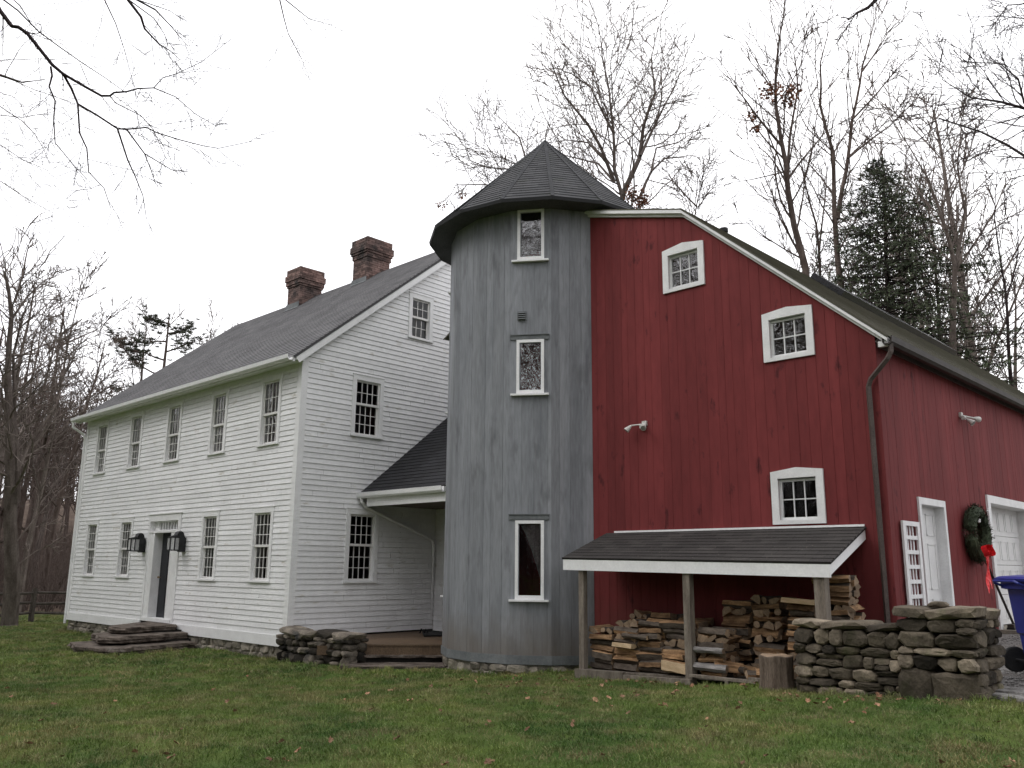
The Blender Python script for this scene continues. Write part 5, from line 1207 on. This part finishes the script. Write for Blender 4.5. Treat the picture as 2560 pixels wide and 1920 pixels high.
surveyed_tree('maple_tree', 'pale bare tree just behind the hemlock on its right side', [
    (HX([(1895, 1400), (1890, 1180), (1870, 950), (1800, 760), (1760, 640)]), .14, .012, 0, 1.2, .3), (HX([(1880, 1000), (1850, 800), (1880, 600), (1840, 420)]), .08, .01, 1, 1.2, .2)], 33, ST, 15, 'bark_pale')
surveyed_tree('maple_tree', 'leaning bare tree near the right edge above the barn eave', [
    (HX([(2170, 1500), (2150, 1212), (2125, 1000), (2100, 820), (2110, 640)]), .12, .012, 0, 1.3, .2), (HX([(2140, 1150), (2190, 960), (2180, 760)]), .06, .01, 1, 1.3, .2)], 34, ST, 16, 'bark_dark')
SN = style(kids=[12, 11, 8, 5, 0], ang=[45, 40, 42, 42, 40], up=[.0, .02, .01, .0, .0], ratio=[.4, .36, .5, .5, .5], gnarl=[.06, .16, .24, .3, .3], rmin=.0045, seg=[1, .4, .25, .16, .1])
surveyed_tree('ash_tree', 'dark bare limbs entering the frame at the upper right edge', [
    (HX([(2900, 1600), (2700, 900), (2560, 560), (2350, 440), (2212, 410), (2120, 385), (2010, 370), (1900, 300)]), .075, .006, 0, 3.0, .5),
    (HX([(2350, 440), (2212, 390), (2190, 300), (2120, 240), (1970, 235)]), .025, .005, 0, 3.0, .3), (HX([(2560, 560), (2330, 610), (2212, 590), (2150, 550), (2050, 500), (1890, 448)]), .03, .012, 0, 1.0, .5),
    (HX([(2560, 560), (2330, 120), (2212, 70), (2110, 60)]), .03, .005, 0, 3, .3), (HX([(2400, 250), (2260, 10), (2150, 20), (2080, 120)]), .02, .005, 0, 3, .3), (HX([(2330, 610), (2240, 600), (2080, 590)]), .03, .005, 1, 2.2, .3)], 14, SN, 17, 'bark_dark')
surveyed_tree('ash_tree', 'thin forked twig hanging into the sky at the top edge', [
    (HX([(1700, -420), (1690, -200), (1650, 0), (1620, 30), (1582, 48), (1545, 75)]), .03, .006, 0, .3, .8), (HX([(1582, 48), (1580, 65), (1576, 72)]), .007, .005, 0, .2, .5), (HX([(1548, 70), (1530, 66), (1518, 66)]), .006, .004, 0, .2, .5)], 8, SN, 18, 'bark_dark', root=False, cat='branch')
# big limb hanging in from the upper left; its trunk stands left of the view
SL_ = style(kids=[12, 8, 6, 4, 0], ang=[45, 42, 42, 42, 40], up=[.0, -.06, -.04, -.02, .0], ratio=[.4, .42, .58, .55, .5], gnarl=[.06, .16, .22, .28, .3], rmin=.0021, rr=.32, tip=.35, seg=[1, .3, .2, .12, .1])
surveyed_tree('maple_tree', 'large dark limb with drooping twigs hanging into the upper left sky', [
    (LX([(-1620, 3600), (-1600, 2200), (-1560, 1300), (-1480, 600), (-1320, 60), (-1050, -300), (-700, -420), (-350, -300), (-40, -20)]), .17, .020, 0, .5, .45), (LX([(-1560, 1300), (-1750, 500), (-1800, -400), (-1700, -1300)]), .10, .01, .5, 1.5, .3), (LX([(-1480, 600), (-1380, -200), (-1250, -900), (-1300, -1600)]), .07, .01, 1, 1.5, .3),
    (LX([(-40, -20), (0, 60), (65, 145), (100, 150), (150, 185), (290, 360), (350, 410)]), .019, .013, 0, 3.0, .1),
    (LX([(350, 410), (470, 480), (560, 530), (608, 530), (630, 512), (700, 507), (760, 490), (850, 486)]), .0125, .005, 0, 4, .2),
    (LX([(850, 486), (900, 430), (970, 410), (1110, 345), (1280, 215)]), .0045, .0022, 0, 4, .2),
    (LX([(350, 410), (395, 490), (430, 575), (540, 640), (650, 712), (700, 715), (810, 705), (870, 735), (1000, 775), (1130, 808), (1210, 820), (1400, 780)]), .011, .0025, .4, 4, .3),
    (LX([(280, 370), (288, 420), (272, 480), (305, 560), (297, 660), (305, 790), (400, 905), (480, 990)]), .009, .0025, -.3, 4, .3),
    (LX([(430, 575), (440, 735), (480, 820), (490, 950), (575, 1040), (612, 1150)]), .008, .0025, -.4, 3, .3),
    (LX([(650, 712), (705, 880), (750, 980), (790, 1080), (810, 1210)]), .008, .0025, .3, 4, .3), (LX([(700, 715), (800, 850), (835, 940), (862, 1020)]), .007, .0025, .4, 4, .3),
    (LX([(800, 850), (950, 940), (1010, 945)]), .005, .0025, .2, 4, .3), (LX([(608, 530), (640, 570), (780, 640), (850, 720), (920, 880)]), .005, .0025, -.3, 4, .3),
    (LX([(850, 486), (970, 535), (1080, 630), (1200, 700)]), .005, .0025, .3, 4, .3), (LX([(150, 185), (222, 182), (232, 145)]), .004, .003, 0, 2, .3), (LX([(480, 490), (560, 500), (490, 465), (445, 355), (340, 350)]), .004, .0025, 0, 2, .3)], 7, SL_, 19, 'bark_dark')
surveyed_tree('maple_tree', 'fine bundle of twigs hanging from the top edge left of centre', [
    (LX([(560, -700), (600, -300), (700, -10), (780, 95), (800, 160), (880, 245), (940, 280), (1000, 335)]), .02, .0025, 0, 3, .5), (LX([(620, -280), (750, -5), (860, 55), (950, 150), (1040, 258)]), .013, .0025, 0, 4, .4),
    (LX([(700, -10), (850, 100), (910, 190), (930, 260)]), .006, .0025, .2, 4, .3), (LX([(400, -300), (560, -40), (640, 130), (690, 280), (740, 480)]), .008, .0022, .5, 3, .3), (LX([(600, -300), (30, -40), (110, 30), (160, 110), (185, 150)]), .01, .0025, .5, 2, .5), (LX([(750, -5), (940, 60), (1010, 110)]), .005, .002, 0, 4, .3)], 8, SL_, 20, 'bark_dark', root=False, cat='branch')
surveyed_tree('maple_tree', 'two faint twig sprays at the top edge left of the tower', [
    (LX([(1400, -500), (1540, -30), (1570, 100), (1595, 190), (1680, 350)]), .01, .002, 0, 2.5, .6), (LX([(1480, -250), (1580, 0), (1710, 105), (1840, 140)]), .009, .002, 0, 2.5, .5)], 9, SL_, 22, 'bark_dark', root=False, cat='branch')
surveyed_tree('maple_tree', 'dim far twigs reaching in from the left edge', [
    (LX([(-1150, 3000), (-1120, 1500), (-1050, 900), (-900, 500), (-300, 380), (0, 415), (120, 455), (250, 440)]), .11, .003, 0, 1.5, .5), (LX([(-1000, 760), (-600, 700), (-300, 690), (0, 636), (120, 650), (290, 620)]), .012, .003, 0, 3, .4), (LX([(-1050, 900), (-600, 640), (-300, 660), (0, 800), (120, 880), (280, 950)]), .012, .003, 0, 3, .4), (LX([(-1100, 1200), (-700, 900), (-300, 900), (0, 1000), (150, 1100), (300, 1180)]), .012, .003, 0, 3, .4)], 12, SL_, 23, 'bark_pale')
# left edge
LE = lambda pts: [(x/1.66, 600+y/1.66) for x, y in pts]
SE = style(rr=.3, kids=[12, 8, 7, 5, 0], ang=[45, 48, 45, 42, 40], up=[.03, .03, .03, .03, .03], ratio=[.4, .42, .55, .5, .5], gnarl=[.06, .16, .24, .3, .3], rmin=.013)
surveyed_tree('maple_tree', 'large bare tree with thick grey trunk at the left edge beside the fence', [
    (LE([(38, 1590), (48, 1300), (45, 1050), (42, 750), (32, 560), (38, 430), (48, 320), (35, 200), (18, 130)]), .43, .06, 0, 1.6, .35),
    (LE([(48, 330), (110, 240), (180, 170), (265, 135)]), .07, .01, 1, 1.5, .1), (LE([(60, 260), (92, 150), (112, 50), (130, -20)]), .07, .01, 1, 1.5, .1), (LE([(70, 1090), (68, 860), (60, 640), (55, 480), (90, 330), (120, 250)]), .17, .03, .5, 2.0, .2), (LE([(55, 480), (150, 470), (190, 400), (240, 350)]), .07, .01, 2, 1.6, .1), (LE([(72, 960), (130, 830), (230, 690), (260, 585), (270, 440)]), .09, .012, 2, 1.8, .1), (LE([(70, 1250), (150, 1150), (240, 1050), (320, 980)]), .05, .01, 2, 1.8, .1), (LE([(70, 1350), (150, 1290), (230, 1260), (320, 1200)]), .045, .01, 2, 1.6, .1)], 29.5, SE, 24, 'bark_pale')

# conifers
def conifer(name, label, base, H_, rbase, seed, n_br, mat, droop=-.12, needle=.07, dens=1.0, bare=.0, spray=1.0, shape=lambda t: 1-t, lens=None):
    rg = random.Random(seed); t = thing(name, base, label, 'evergreen tree'); mb = MB(); ml = MB(); mbr = MB()
    tube(mb, [Vector(base)+Vector((.02*i*math.sin(i), .02*i, H_*i/8)) for i in range(9)], [H_*.014*(1-.9*i/8) for i in range(9)], 8)
    mb.build('trunk', 'bark', t); az = 0
    for k in range(n_br):
        f = bare+(1-bare)*((k+rg.random())/n_br)**.95; z = f*H_*.985; az += 2.4+rg.uniform(-.4, .4); L_ = rbase*shape(f)*rg.uniform(.6, 1.15)+.15
        p = Vector(base)+Vector((0, 0, z)); d = Vector((math.cos(az), math.sin(az), rg.uniform(-.05, .25))); n = 6; pts = [p]; 
        for i in range(n): d = (d+Vector((0, 0, droop*.35))+vrand(rg)*.1).normalized(); pts.append(pts[-1]+d*(L_/n))
        tube(mbr, pts, [max(.012, .035*L_/3)*(1-.8*i/n) for i in range(n+1)], 3, cap=False)
        for i in range(1, n+1):
            for s_ in (-1, 1):
                if rg.random() < .12: continue
                dd = (pts[i]-pts[i-1]).normalized(); sd = dd.cross(Vector((0, 0, 1))).normalized()*s_; ll = L_*.30*(1-.45*i/n)*rg.uniform(.6, 1.3)*spray
                q0 = pts[i]; q1 = q0+(dd*.7+sd*.8+Vector((0, 0, rg.uniform(-.25, .05)))).normalized()*ll
                tube(mbr, [q0, q1], [.010, .006], 3, cap=False)
                for j in range(int(max(4, ll*26)*dens)):
                    u = rg.random(); c = q0.lerp(q1, u)+Vector((rg.gauss(0, .035), rg.gauss(0, .035), rg.gauss(0, .03)-.02)); a = ((q1-q0).normalized()*.5+vrand(rg)*.8).normalized()*needle*rg.uniform(.6, 1.4); b = a.cross(vrand(rg)).normalized()*needle*.16
                    ml.face([c-b, c+b, c+a], rg.random())
    mbr.build('branches', 'bark_dark', t); ml.build('foliage', mat, t)
    return t
def gp(x, y, d): p = at(x, y, d); return (p.x, p.y, ground(p.x, p.y))
conifer('hemlock_tree', 'dark green hemlock with drooping branches behind the barn roof', gp(2262, 1200, 31), 17.4, 6.4, 5, 470, 'needle', needle=.16, dens=.70, shape=lambda t: (1-t)**.62)
conifer('hemlock_tree', 'small thin hemlock low at the right beside the pale trees', gp(2475, 1200, 33), 9.0, 2.6, 6, 90, 'needle', needle=.12, dens=.8)
conifer('hemlock_tree', 'young hemlock tucked between the tall hemlock and the pale tree', gp(2330, 1200, 28), 9.3, 1.9, 7, 110, 'needle', needle=.12, dens=.9)
# sparse pine beyond the white house
def pine(base, H_, seed):
    rg = random.Random(seed); t = thing('pine_tree', base, 'sparse dark pine with tufted branches rising beyond the white house roof', 'pine tree'); mb = MB(); ml = MB(); B = Vector(base)
    tube(mb, [B+Vector((.1*math.sin(i), 0, H_*i/8)) for i in range(9)], [.30*(1-.85*i/8) for i in range(9)], 8)
    for f, side, L_ in ((.97, -.4, 1.2), (.93, .6, 1.6), (.90, -.9, 2.8), (.86, .9, 2.2), (.83, -1, 3.6), (.80, .5, 2.6), (.77, -1, 4.0), (.72, 1, 4.2), (.70, -.7, 2.8), (.66, 1, 5.8), (.64, -1, 3.2), (.60, 1, 4.8), (.56, -1, 5.4), (.52, .9, 3.6), (.48, -1, 3.8), (.44, .9, 2.6)):
        p = B+Vector((0, 0, H_*f)); hd = (Vector((CR.x, CR.y, 0))*side+Vector((CF.x, CF.y, 0))*rg.uniform(-.6, .6)).normalized(); d = hd+Vector((0, 0, .12)); pts = [p]
        for i in range(6): d = (d+vrand(rg)*.18).normalized(); pts.append(pts[-1]+d*L_/6)
        tube(mb, pts, [.06*(1-.7*i/6) for i in range(7)], 5, cap=False)
        for i in range(2, 7):
            for j in range(15):
                q = pts[i]+vrand(rg)*rg.uniform(.1, 1.1)*Vector((1, 1, .4)).length*.5; tube(mb, [pts[i], q], [.02, .012], 3, cap=False)
                if rg.random() < .25: continue
                for k in range(26): a = vrand(rg)*.24; a.z = abs(a.z)*.8; b = a.cross(vrand(rg)).normalized()*.020; ml.face([q-b, q+b, q+a], rg.random())
    mb.build('trunk', 'bark', t); ml.build('foliage', 'pine', t)
pine(gp(383, 1200, 52), 17.0, 3)

# background woods: four bare trees, copied
def wild_tree(seed, H_, S, r0=.2, mat='bark', fork=False):
    rg = random.Random(seed); mt, mc = MB(), MB(); p = Vector((0, 0, -.3)); d = Vector((rg.uniform(-.05, .05), rg.uniform(-.05, .05), 1)); pts = [p]; n = 9
    for i in range(n): d = (d+vrand(rg)*.07+Vector((0, 0, .05))).normalized(); pts.append(pts[-1]+d*H_/n)
    rad = [r0*(1-.88*i/n) for i in range(n+1)]; dirs = [(pts[min(i+1, n)]-pts[max(0, i-1)]).normalized() for i in range(n+1)]
    tube(mt, pts, rad, 7, cap=False); kids(mc, pts, rad, dirs, H_, 0, rg, S, None)
    t = thing('bare_tree', (0, 0, 0), 'x', 'tree', 'bare trees in the woods beyond'); mt.build('trunk', mat, t); mc.build('crown', mat, t); return t
SB = style(kids=[15, 8, 6, 4, 0], ratio=[.36, .5, .55, .5, .5], ang=[46, 42, 42, 42, 40], rmin=.016, rr=.40, up=[.04, .10, .07, .05, .03], start=[.3, .15, .1, .1, .1])
protos = [wild_tree(101, 15, SB, .20, 'bark'), wild_tree(102, 17, SB, .24, 'bark_pale'), wild_tree(103, 13, style(**{**SB, 'ang': [60, 45, 42, 42, 40], 'ratio': [.42, .5, .55, .5, .5]}), .18), wild_tree(104, 16, style(**{**SB, 'ang': [34, 36, 38, 40, 40]}), .17, 'bark_pale')]
used_p = [False]*4; GBT = 'bare trees in the woods beyond'
def put_tree(x, dist, label, k=None, s_=1.0, rg=rnd, group=GBT):
    k = rg.randrange(4) if k is None else k
    if not used_p[k]: o = protos[k]; used_p[k] = True
    else: o = copy_tree(protos[k])
    p = at(x, 1200, dist); o.location = (p.x, p.y, ground(p.x, p.y)); o.rotation_euler = (0, 0, rg.uniform(0, 6.28)); s2 = s_*rg.uniform(.9, 1.1); o.scale = (s2, s2, s2)
    tag(o, label, 'tree', group); return o
rg = random.Random(7)
put_tree(455, 50, 'bare tree just right of the sparse pine above the house roof', 3, 1.06, rg, None)
put_tree(330, 56, 'faint bare tree close behind the sparse pine', 1, 1.1, rg, None)
put_tree(215, 47, 'bare tree beyond the left end of the white house roof', 2, .95, rg, None)
put_tree(140, 44, 'bare tree between the big left trunk and the white house', 0, .93, rg, None)
put_tree(85, 39, 'bare tree close beside the big trunk at the left edge', 3, .9, rg, None)
put_tree(-20, 36, 'bare tree half cut off by the left edge', 1, .95, rg, None)
for i in range(34):
    d = 52+i*2.3; put_tree(rg.uniform(-60, 240), d, 'thin grey bare tree on the wooded hillside left of the house', None, rg.uniform(.7, 1.1), rg, 'bare trees on the hillside left of the house')
ORDN = ['first', 'second', 'third', 'fourth', 'fifth', 'sixth', 'seventh', 'eighth', 'ninth', 'tenth', 'eleventh', 'twelfth', 'thirteenth', 'fourteenth', 'fifteenth', 'sixteenth', 'seventeenth', 'eighteenth', 'nineteenth', 'twentieth', 'twenty-first', 'twenty-second', 'twenty-third', 'twenty-fourth', 'twenty-fifth', 'twenty-sixth', 'twenty-seventh', 'twenty-eighth']
THK = sorted([(2055, 42, 1.05, 3), (1985, 46, 1.0, 1), (1920, 50, .95, 0), (2110, 48, 1.1, 2), (2300, 44, 1.2, 3), (2530, 55, 1.3, 1), (2150, 55, 1.2, 1), (2480, 60, 1.4, 3), (2250, 62, 1.3, 3), (2380, 35, .9, 3), (2010, 60, 1.25, 3), (1870, 58, 1.1, 3), (2350, 47, 1.5, 3), (2480, 45, 1.55, 1), (2420, 38, 1.25, 3)])
for i, (x, d, s_, k) in enumerate(THK):
    put_tree(x, d, ORDN[i]+' bare tree from the left in the thicket behind the barn roof', k, s_, rg, 'bare trees behind the barn')
for x, d, k in ((1240, 58, 2), (1420, 60, 1), (1560, 62, 0), (1660, 56, 3)):
    put_tree(x, d, 'distant bare tree behind the tower and barn ridge', k, .72, rg, 'distant bare trees behind the tower')
# trees on the viewer's side: only ever seen as reflections in the panes
SR = style(kids=[16, 8, 5, 0, 0], ratio=[.42, .5, .5, .5, .5], ang=[46, 42, 42, 42, 40], rmin=.035, rr=.42, max=2, up=[.04, .10, .07, .05, .03], start=[.25, .15, .1, .1, .1])
rprot = [wild_tree(201, 15, SR, .26, 'bark'), wild_tree(202, 17, SR, .30, 'bark_dark')]; ru = [False, False]
REF = [(-16, -12), (-9, -15), (-24, -9), (-3, -13), (4, -16), (-31, -14), (-13, -22), (-20, -20), (-27, -24), (-5, -24), (2, -26), (-37, -8), (-38, -22), (9, -10), (-12, -9), (-22, -15), (14, -2), (18, 6), (12, -12), (20, 14), (17, -8),
       (-30, -4), (-34, 0), (-42, -4), (-46, 3), (-40, -12), (-18, -7), (-6, -9), (1, -9), (7, -19), (-1, -19), (-10, -28), (-16, -30), (-33, -20), (24, 2), (22, -6), (-48, -14), (5, -8), (-28, -9), (-20, -12)]
for i, (x, y) in enumerate(REF):
    o = copy_tree(rprot[i % 2]) if ru[i % 2] else rprot[i % 2]; ru[i % 2] = True
    o.location = (x, y, ground(x, y)); o.rotation_euler = (0, 0, i*1.7); s_ = 1.3+.15*(i % 3); o.scale = (s_, s_, s_)
    tag(o, 'bare tree standing on the lawn side, reflected in the window panes', 'tree', 'bare trees reflected in the windows')
# distant woods as one mass on the hill
mb = MB(); rg = random.Random(9)
for i in range(2600):
    th = R(rg.uniform(100, 178)) if i % 3 else R(rg.uniform(20, 110)); d = rg.uniform(75, 210); x, y = d*math.cos(th), d*math.sin(th); z = ground(x, y); h = rg.uniform(7, 14)
    lx, ly = rg.uniform(-.5, .5), rg.uniform(-.5, .5); r_ = rg.uniform(.06, .16)
    tube(mb, [(x, y, z-.3), (x+lx, y+ly, z+h)], [r_, .03], 3, rg.random(), cap=False)
    for k in range(7):
        f = rg.uniform(.3, .98); b = Vector((x+lx*f, y+ly*f, z+h*f)); e = b+Vector((rg.gauss(0, 1), rg.gauss(0, 1), rg.uniform(.5, 1.6))).normalized()*rg.uniform(1, 3); tube(mb, [b, e], [.05, .02], 3, rg.random(), cap=False)
for i in range(3200):
    th = R(rg.uniform(-205, 20)); d = rg.uniform(44, 100); x, y = d*math.cos(th), d*math.sin(th)
    if y > 14: continue
    z = ground(x, y); h = rg.uniform(8, 17); lx, ly = rg.uniform(-.8, .8), rg.uniform(-.8, .8); r_ = rg.uniform(.10, .22)
    tube(mb, [(x, y, z-.3), (x+lx, y+ly, z+h)], [r_, .04], 3, rg.random(), cap=False)
    for k in range(6):
        f = rg.uniform(.2, .98); b = Vector((x+lx*f, y+ly*f, z+h*f)); e = b+Vector((rg.gauss(0, 1), rg.gauss(0, 1), rg.uniform(.3, 1.4))).normalized()*rg.uniform(1, 3.5); tube(mb, [b, e], [.07, .03], 3, rg.random(), cap=False)
mb.build('distant_woods', 'bark', label='grey brown leafless woods covering the far hillside', cat='woods', kind='stuff')
# brush and saplings below the trees at the left
mb = MB()
for i in range(900):
    x_, d = rg.uniform(-40, 260), rg.uniform(40, 75); p = at(x_, 1300, d); z = ground(p.x, p.y)
    for k in range(3): e = Vector((p.x, p.y, z))+Vector((rg.gauss(0, .5), rg.gauss(0, .5), rg.uniform(.8, 2.6))); tube(mb, [(p.x, p.y, z), e], [.02, .008], 3, rg.random(), cap=False)
mb.build('undergrowth', 'bark', label='brown tangled brush at the edge of the woods beyond the fence', cat='brush', kind='stuff')

# ------------------------------------------------------------------ grass
def blocked(x, y):
    if x < U0+.03 and x > -28.3 and V0-.03 < y < 19.7: return True
    if -16.1 < x < -13.9 and 9.75 < y < 14: return True
    if (Vector((x, y))-TC).length < 2.0: return True
    if x > -14.2 and x < -4.5 and y > 12.2: return True
    if -9.3 < x < -5.5 and y > 11.0 and y < 12.5: return True
    if -5.3 < x < -3.1 and 10.42 < y < 11.3: return True
    if (Vector((x, y))-Vector((-5.66, 10.78))).length < .2: return True
    if inpoly(x, y, DRV): return True
    if inpoly(x, y, DKP) or inpoly(x, y, [(-14.3, 10.2), (-13.7, 9.75), (-12.2, 11.1), (-12.9, 11.7)]): return True
    if inpoly(x, y, [(-22.4, 10), (-21.3, 7.75), (-20.2, 7.5), (-19.2, 7.9), (-19.6, 10)]): return True
    return False
def clump(seed, n, rad, hmin, hmax, wd):
    rg_ = random.Random(seed); mb = MB()
    for i in range(n):
        a = rg_.uniform(0, 6.28); r_ = rad*math.sqrt(rg_.random()); p = Vector((r_*math.cos(a), r_*math.sin(a), -.01)); h = rg_.uniform(hmin, hmax); ln = Vector((rg_.gauss(0, .5), rg_.gauss(0, .5), 0))*h; az = rg_.uniform(0, 3.14); s_ = Vector((math.cos(az), math.sin(az), 0))*wd*rg_.uniform(.7, 1.3)
        m_ = p+ln*.35+Vector((0, 0, h*.6)); t_ = p+ln+Vector((0, 0, h*rg_.uniform(.75, 1.0)))
        mb.face([p-s_, p+s_, m_+s_*.7, m_-s_*.7], rg_.random()); mb.face([m_-s_*.7, m_+s_*.7, t_], rg_.random())
    ob = mb.build('grass_tuft', 'blade'); COL.objects.unlink(ob); return ob
def grass(name, cells, dens, clump_ob, smin, smax, label, seed):
    vs, fs = [], []
    for (x, y, s_) in cells:
        i = len(vs); vs += [(a, b, ground(a, b)+.004) for a, b in ((x, y), (x+s_, y), (x+s_, y+s_), (x, y+s_))]; fs.append((i, i+1, i+2, i+3))
    me = bpy.data.meshes.new(name); me.from_pydata(vs, [], fs); ob = bpy.data.objects.new(name, me); COL.objects.link(ob); me.materials.append(MT['blade'])
    gt = bpy.data.node_groups.new(name, 'GeometryNodeTree'); gt.interface.new_socket('Geometry', in_out='INPUT', socket_type='NodeSocketGeometry'); gt.interface.new_socket('Geometry', in_out='OUTPUT', socket_type='NodeSocketGeometry')
    n = gt.nodes; l = gt.links; gi = n.new('NodeGroupInput'); go = n.new('NodeGroupOutput')
    dp = n.new('GeometryNodeDistributePointsOnFaces'); dp.inputs['Density'].default_value = dens; dp.inputs['Seed'].default_value = seed
    oi = n.new('GeometryNodeObjectInfo'); oi.inputs['Object'].default_value = clump_ob
    ip = n.new('GeometryNodeInstanceOnPoints'); rr = n.new('FunctionNodeRandomValue'); rr.data_type = 'FLOAT_VECTOR'; rr.inputs[0].default_value = (-.12, -.12, 0); rr.inputs[1].default_value = (.12, .12, 6.28)
    rs = n.new('FunctionNodeRandomValue'); rs.data_type = 'FLOAT'; rs.inputs[2].default_value = smin; rs.inputs[3].default_value = smax
    l.new(gi.outputs[0], dp.inputs['Mesh']); l.new(dp.outputs['Points'], ip.inputs['Points']); l.new(oi.outputs['Geometry'], ip.inputs['Instance'])
    l.new(rr.outputs[0], ip.inputs['Rotation']); l.new(rs.outputs[1], ip.inputs['Scale']); l.new(ip.outputs[0], go.inputs[0])
    md = ob.modifiers.new('grass', 'NODES'); md.node_group = gt
    tag(ob, label, 'grass', None, 'stuff'); return ob
near, mid, far = [], [], []
for x in np.arange(-40, 3, .25):
    for y in np.arange(-1, 15, .25):
        c = Vector((x+.12, y+.12, -1.7)); dp_ = c.dot(CF)
        if dp_ < 1.5: continue
        sx_ = 1280+FPX*c.dot(CR)/dp_; sy_ = 960-FPX*c.dot(CU)/dp_
        if sx_ < -900 or sx_ > 3150 or sy_ > 2700: continue
        if blocked(x+.12, y+.12): continue
        (near if dp_ < 6.2 else (mid if dp_ < 14 else far)).append((float(x), float(y), .25))
edge = [c for c in mid+far if any(blocked(c[0]+.12+dx, c[1]+.12+dy) for dx, dy in ((.3, 0), (-.3, 0), (0, .3), (0, -.3), (.25, .25), (-.25, .25)))]
c1, c2, c3 = clump(1, 70, .11, .022, .055, .0022), clump(2, 70, .16, .022, .055, .0034), clump(3, 60, .25, .03, .065, .006)
grass('near_grass', near, 80, c1, .7, 1.3, 'short green and straw coloured lawn grass nearest the viewer', 1)
grass('lawn_grass', mid, 38, c2, .7, 1.3, 'short lawn grass in front of the tower and woodshed', 2)
grass('far_grass', far, 14, c3, .7, 1.3, 'darker lawn grass in front of the white house', 3)

grass('edge_grass', edge, 16, clump(4, 40, .10, .05, .12, .0035), .6, 1.2, 'longer uncut grass tufts along the foot of walls and steps', 4)
# fallen leaves on the lawn, one by one
def leaf_obj(seed):
    rg_ = random.Random(seed); mb = MB(); n1 = 12; pts = []
    for i in range(n1):
        a = 2*math.pi*i/n1; r_ = .035*(1 if i % 2 else .68)*(1.25 if i in (0, 6) else 1); pts.append(Vector((r_*1.35*math.cos(a), r_*math.sin(a), .012+rg_.uniform(-.008, .016)+.25*abs(r_*math.sin(a)))))
    for i in range(n1): mb.face([Vector((0, 0, .008)), pts[i], pts[(i+1) % n1]], rg_.random())
    return mb.build('fallen_leaf', 'litter', origin=(0, 0, 0))
lv_ = [leaf_obj(i) for i in range(4)]; ul_ = [False]*4; rg = random.Random(12); nl = 0
spots = [(rg.uniform(0, 2560), 1690+(230)*rg.random()**1.5) for i in range(70)]+[(rg.uniform(1380, 2250), rg.uniform(1705, 1790)) for i in range(30)]+[(rg.uniform(850, 1400), rg.uniform(1690, 1760)) for i in range(18)]+[(rg.uniform(1420, 1930), 1700+rg.uniform(-4, 22)) for i in range(34)]+[(rg.uniform(1120, 1420), 1692+rg.uniform(0, 14)) for i in range(14)]+[(rg.uniform(1990, 2420), 1738+rg.uniform(0, 18)) for i in range(14)]
for (x, y) in spots:
    p = on_z(x, y, -1.68)
    for _ in range(4): p = on_z(x, y, ground(p.x, p.y)+.03)
    if blocked(p.x, p.y) or p.length > 22: continue
    k = rg.randrange(4)
    if not ul_[k]: o = lv_[k]; ul_[k] = True
    else: o = lv_[k].copy(); COL.objects.link(o)
    s_ = rg.uniform(.5, 1.0); o.location = (p.x, p.y, ground(p.x, p.y)+.026); o.rotation_euler = (rg.uniform(-.6, .6), rg.uniform(-.6, .6), rg.uniform(0, 6.28)); o.scale = (s_, s_, s_)
    tag(o, 'small dry tan oak leaf lying in the lawn grass', 'leaf', 'dry leaves scattered on the lawn')
